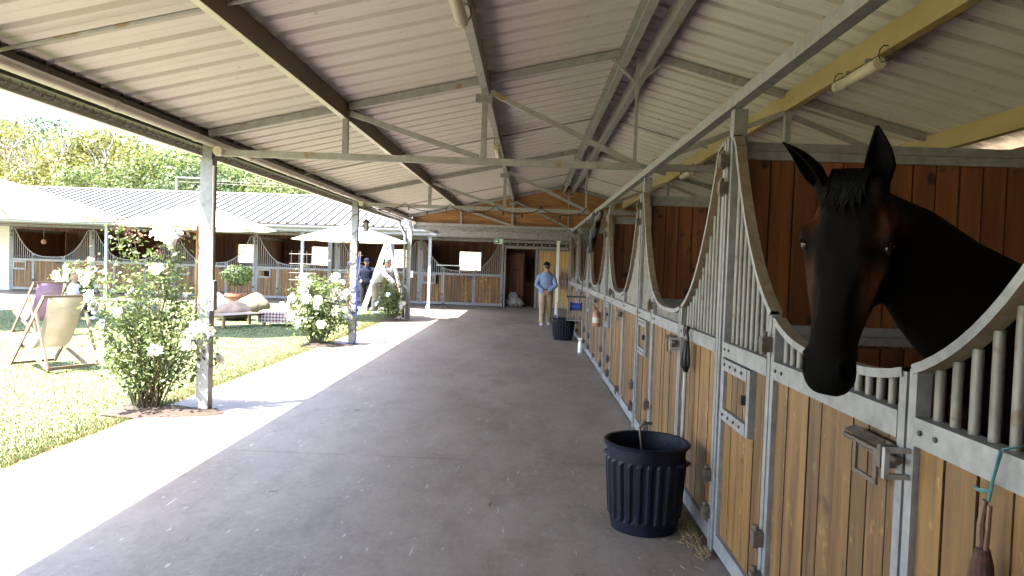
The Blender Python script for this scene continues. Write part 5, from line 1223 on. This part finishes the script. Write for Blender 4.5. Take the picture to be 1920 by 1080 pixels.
for lp in me.loops: vi = lp.vertex_index; uv.data[lp.index].uv = (1.12 * (vi // K) / NX, arc[vi % K])
me.materials.append(M['gingham']); obj('cloth', me, t); 
t = empty('jug', (-6.15, 17.8, .352)); tag(t, 'small white jug on the gingham table', 'jug')
MB().lathe([(.001, 0), (.07, 0), (.085, .06), (.075, .13), (.05, .18), (.058, .21), (.05, .21), (.04, .18), (.001, .17)], 16).build('vessel', M['white'], t, smooth=True); MB().tube([(.07, 0, .16), (.12, 0, .14), (.12, 0, .08), (.08, 0, .06)], .008, 6).build('handle', M['white'], t)
def beanbag(loc, rx, h, m, label, seed):
    b = MB(); ball(b, (0, 0, h * .42), rx, rx * .9, h * .48, n=18); ball(b, (rx * .1, .05, h * .72), rx * .55, rx * .5, h * .33, n=14); ball(b, (rx * .12, .05, h * 1.0), .05, .04, .06)
    me = fuse(b, 'bean_bag', [m], .03, 6); n = len(me.vertices); c = np.empty(n * 3); me.vertices.foreach_get("co", c); c = c.reshape(-1, 3)
    a = np.arctan2(c[:, 1], c[:, 0]); c[:, 2] += .02 * np.sin(a * 7 + seed) * (c[:, 2] / h) * np.clip(1.1 - c[:, 2] / h, 0, 1) * 3; c[:, 2] = np.maximum(c[:, 2], 0); me.vertices.foreach_set("co", c.reshape(-1))
    o = obj('bean_bag', me, None, loc); tag(o, label, 'bean bag', 'bean bags on the lawn')
beanbag((-7.75, 18.7, 0), .54, .46, cloth('taupe cloth', (.034, .028, .027)), 'taupe bean bag behind the low pine table', 1)
beanbag((-7.95, 20.6, 0), .48, .60, cloth('cream cloth', (.13, .105, .07)), 'cream bean bag behind the taupe one', 2)
beanbag((-9.0, 20.2, 0), .52, .60, mat('patterned grey white cloth', (.08, .09, .11), (.4, .4, .4), .85, 0, (16, 16, 16), 2, (.47, .53)), 'grey and white patterned bean bag by the planter', 3)
beanbag((-9.6, 17.6, 0), .5, .5, cloth('pale cloth', (.16, .155, .15)), 'pale bean bag behind the nearest rose bush', 4)
t = empty('potted_shrub', (-9.0, 21.9, 0)); tag(t, 'round leafy shrub in a terracotta planter', 'potted shrub')
terra = mat('terracotta', (.20, .08, .045), (.25, .11, .065), .8, 0, (6, 6, 6), 4)
MB().lathe([(.001, 0), (.22, 0), (.30, .42), (.33, .44), (.33, .52), (.28, .52), (.27, .46), (.001, .45)], 20).build('pot', terra, t, smooth=False)
MB().tube([(0, 0, .4), (.02, 0, .7), (.0, 0, 1.0)], [.03, .025, .015], 7).build('trunk', M['bark'], t)
ng = np.random.default_rng(5); d = ng.normal(0, 1, (1500, 3)); d /= np.linalg.norm(d, axis=1, keepdims=True); rr = (.46 * ng.random(1500) ** .35)[:, None] * (1 + .2 * np.sin(d[:, [0]] * 7) * np.cos(d[:, [2]] * 5))
leaf_mesh('foliage', d * rr * np.array([1, 1, .72]) + np.array([0, 0, 1.08]), d + ng.normal(0, .4, d.shape), .085, M['shrubleaf'], 5, parent=t, ratio=.5)
# stepladder, trellises, dark posts
t = empty('stepladder', (-4.75, 22.6, 0)); tag(t, 'white folding stepladder opened on the lawn by the downpipe', 'ladder')
ap = Vector((.30, -.25, 2.30))
for s in (-1, 1):
    MB().bar((-.45 + .0, -.15 + s * .24, .01), ap + Vector((0, s * .14, 0)), .03, .07).build('rail', M['white'], t)
    MB().bar((.92, .0 + s * .2, .01), ap + Vector((.03, s * .12, -.02)), .025, .04).build('rear_leg', M['white'], t)
for k in range(8):
    q = (k + 1) / 9; a = Vector((-.45, -.15, .01)).lerp(ap, q); w = .24 - .10 * q; MB().box(a.x - .04, a.x + .04, a.y - w, a.y + w, a.z - .015, a.z + .015).build('step', M['white'], t)
MB().box(ap.x - .10, ap.x + .08, ap.y - .17, ap.y + .17, ap.z, ap.z + .03).build('top_platform', M['white'], t)
ld = MB().bar((.02, -.43, 1.25), (.22, -.43, 1.92), .16, .02, (0, 1, 0)).build('side_plate', M['white'], t)
lt = MB()
for k in range(5):
    q = .12 + k * .17; a = Vector((.02, -.443, 1.25)).lerp(Vector((.22, -.443, 1.92)), q)
    lt.bar(a + Vector((-.04, 0, -.02)), a + Vector((.04, 0, -.045)), .006, .03).bar(a + Vector((-.035, 0, -.02)), a + Vector((-.02, 0, .045)), .006, .02).bar(a + Vector((.025, 0, -.04)), a + Vector((.04, 0, .025)), .006, .02)
lt.build('blue_print', M['blue'], ld)
t = empty('wire_trellis', (-6.95, 21.9, 0)); tag(t, 'rusty wire grid trellis standing behind the second rose bush', 'trellis')
for x in (-.36, -.12, .12, .36): MB().tube([(x, 0, 0), (x, 0, 1.9)], .009, 5).build('upright_wire', M['rust'], t)
for z in (.5, 1.0, 1.22, 1.5, 1.8): MB().tube([(-.42, 0, z), (.42, 0, z)], .009, 5).build('cross_wire', M['rust'], t)
t = empty('lattice', (-5.95, 23.2, 0)); tag(t, 'brown lattice screen leaning behind the second post', 'lattice')
for k in range(7):
    x = -.3 + k * .1; MB().bar((x * 1.1, 0, .0), (x * .5 + .25, .3, 1.95), .02, .012).build('lath', M['rust'], t); 
for k in range(8):
    z = .2 + k * .23; MB().bar((-.3 + .07 * k * .6, z * .154, z), (.36 + .02 * k, z * .154, z + .02), .02, .012).build('cross_lath', M['rust'], t)
for k, (x, lb) in enumerate(((-6.9, 'dark square post in front of the end block, left of the second post'), (-4.75, 'dark square post in front of the end block, right of the ladder'))):
    t = empty('dark_post', (x, 24.75, 0)); tag(t, lb, 'post', 'dark posts before the end block')
    MB().box(-.07, .07, -.07, .07, 0, 2.5).build('shaft', M['black'], t); MB().tube([(0, -.085, 1.62), (0, -.07, 1.62)], .022, 10).build('socket', M['white'], t); MB().box(-.11, .11, -.11, .11, -.01, .02).build('foot_plate', M['black'], t)
o = MB().tube([(-4.62 + .5 * math.cos(a) * .3, 26.6 + .12 * math.sin(a), .02 + .006 * i) for i, a in enumerate([j * .5 for j in range(26)])], .012, 6).build('garden_hose', M['cream'], None, (-2.9, -1.0, 0)); tag(o, 'coiled pale hose lying before the end block', 'hose')
# left end of the end block: white gate post and vegetation strip
o = MB().tube([(-3.6, 25.6, .02), (-3.62, 25.4, .06), (-3.52, 25.28, .3), (-3.50, 25.27, .6)], .012, 6).build('loose_cable', M['white']); tag(o, 'white cable hanging from the far veranda post', 'cable')
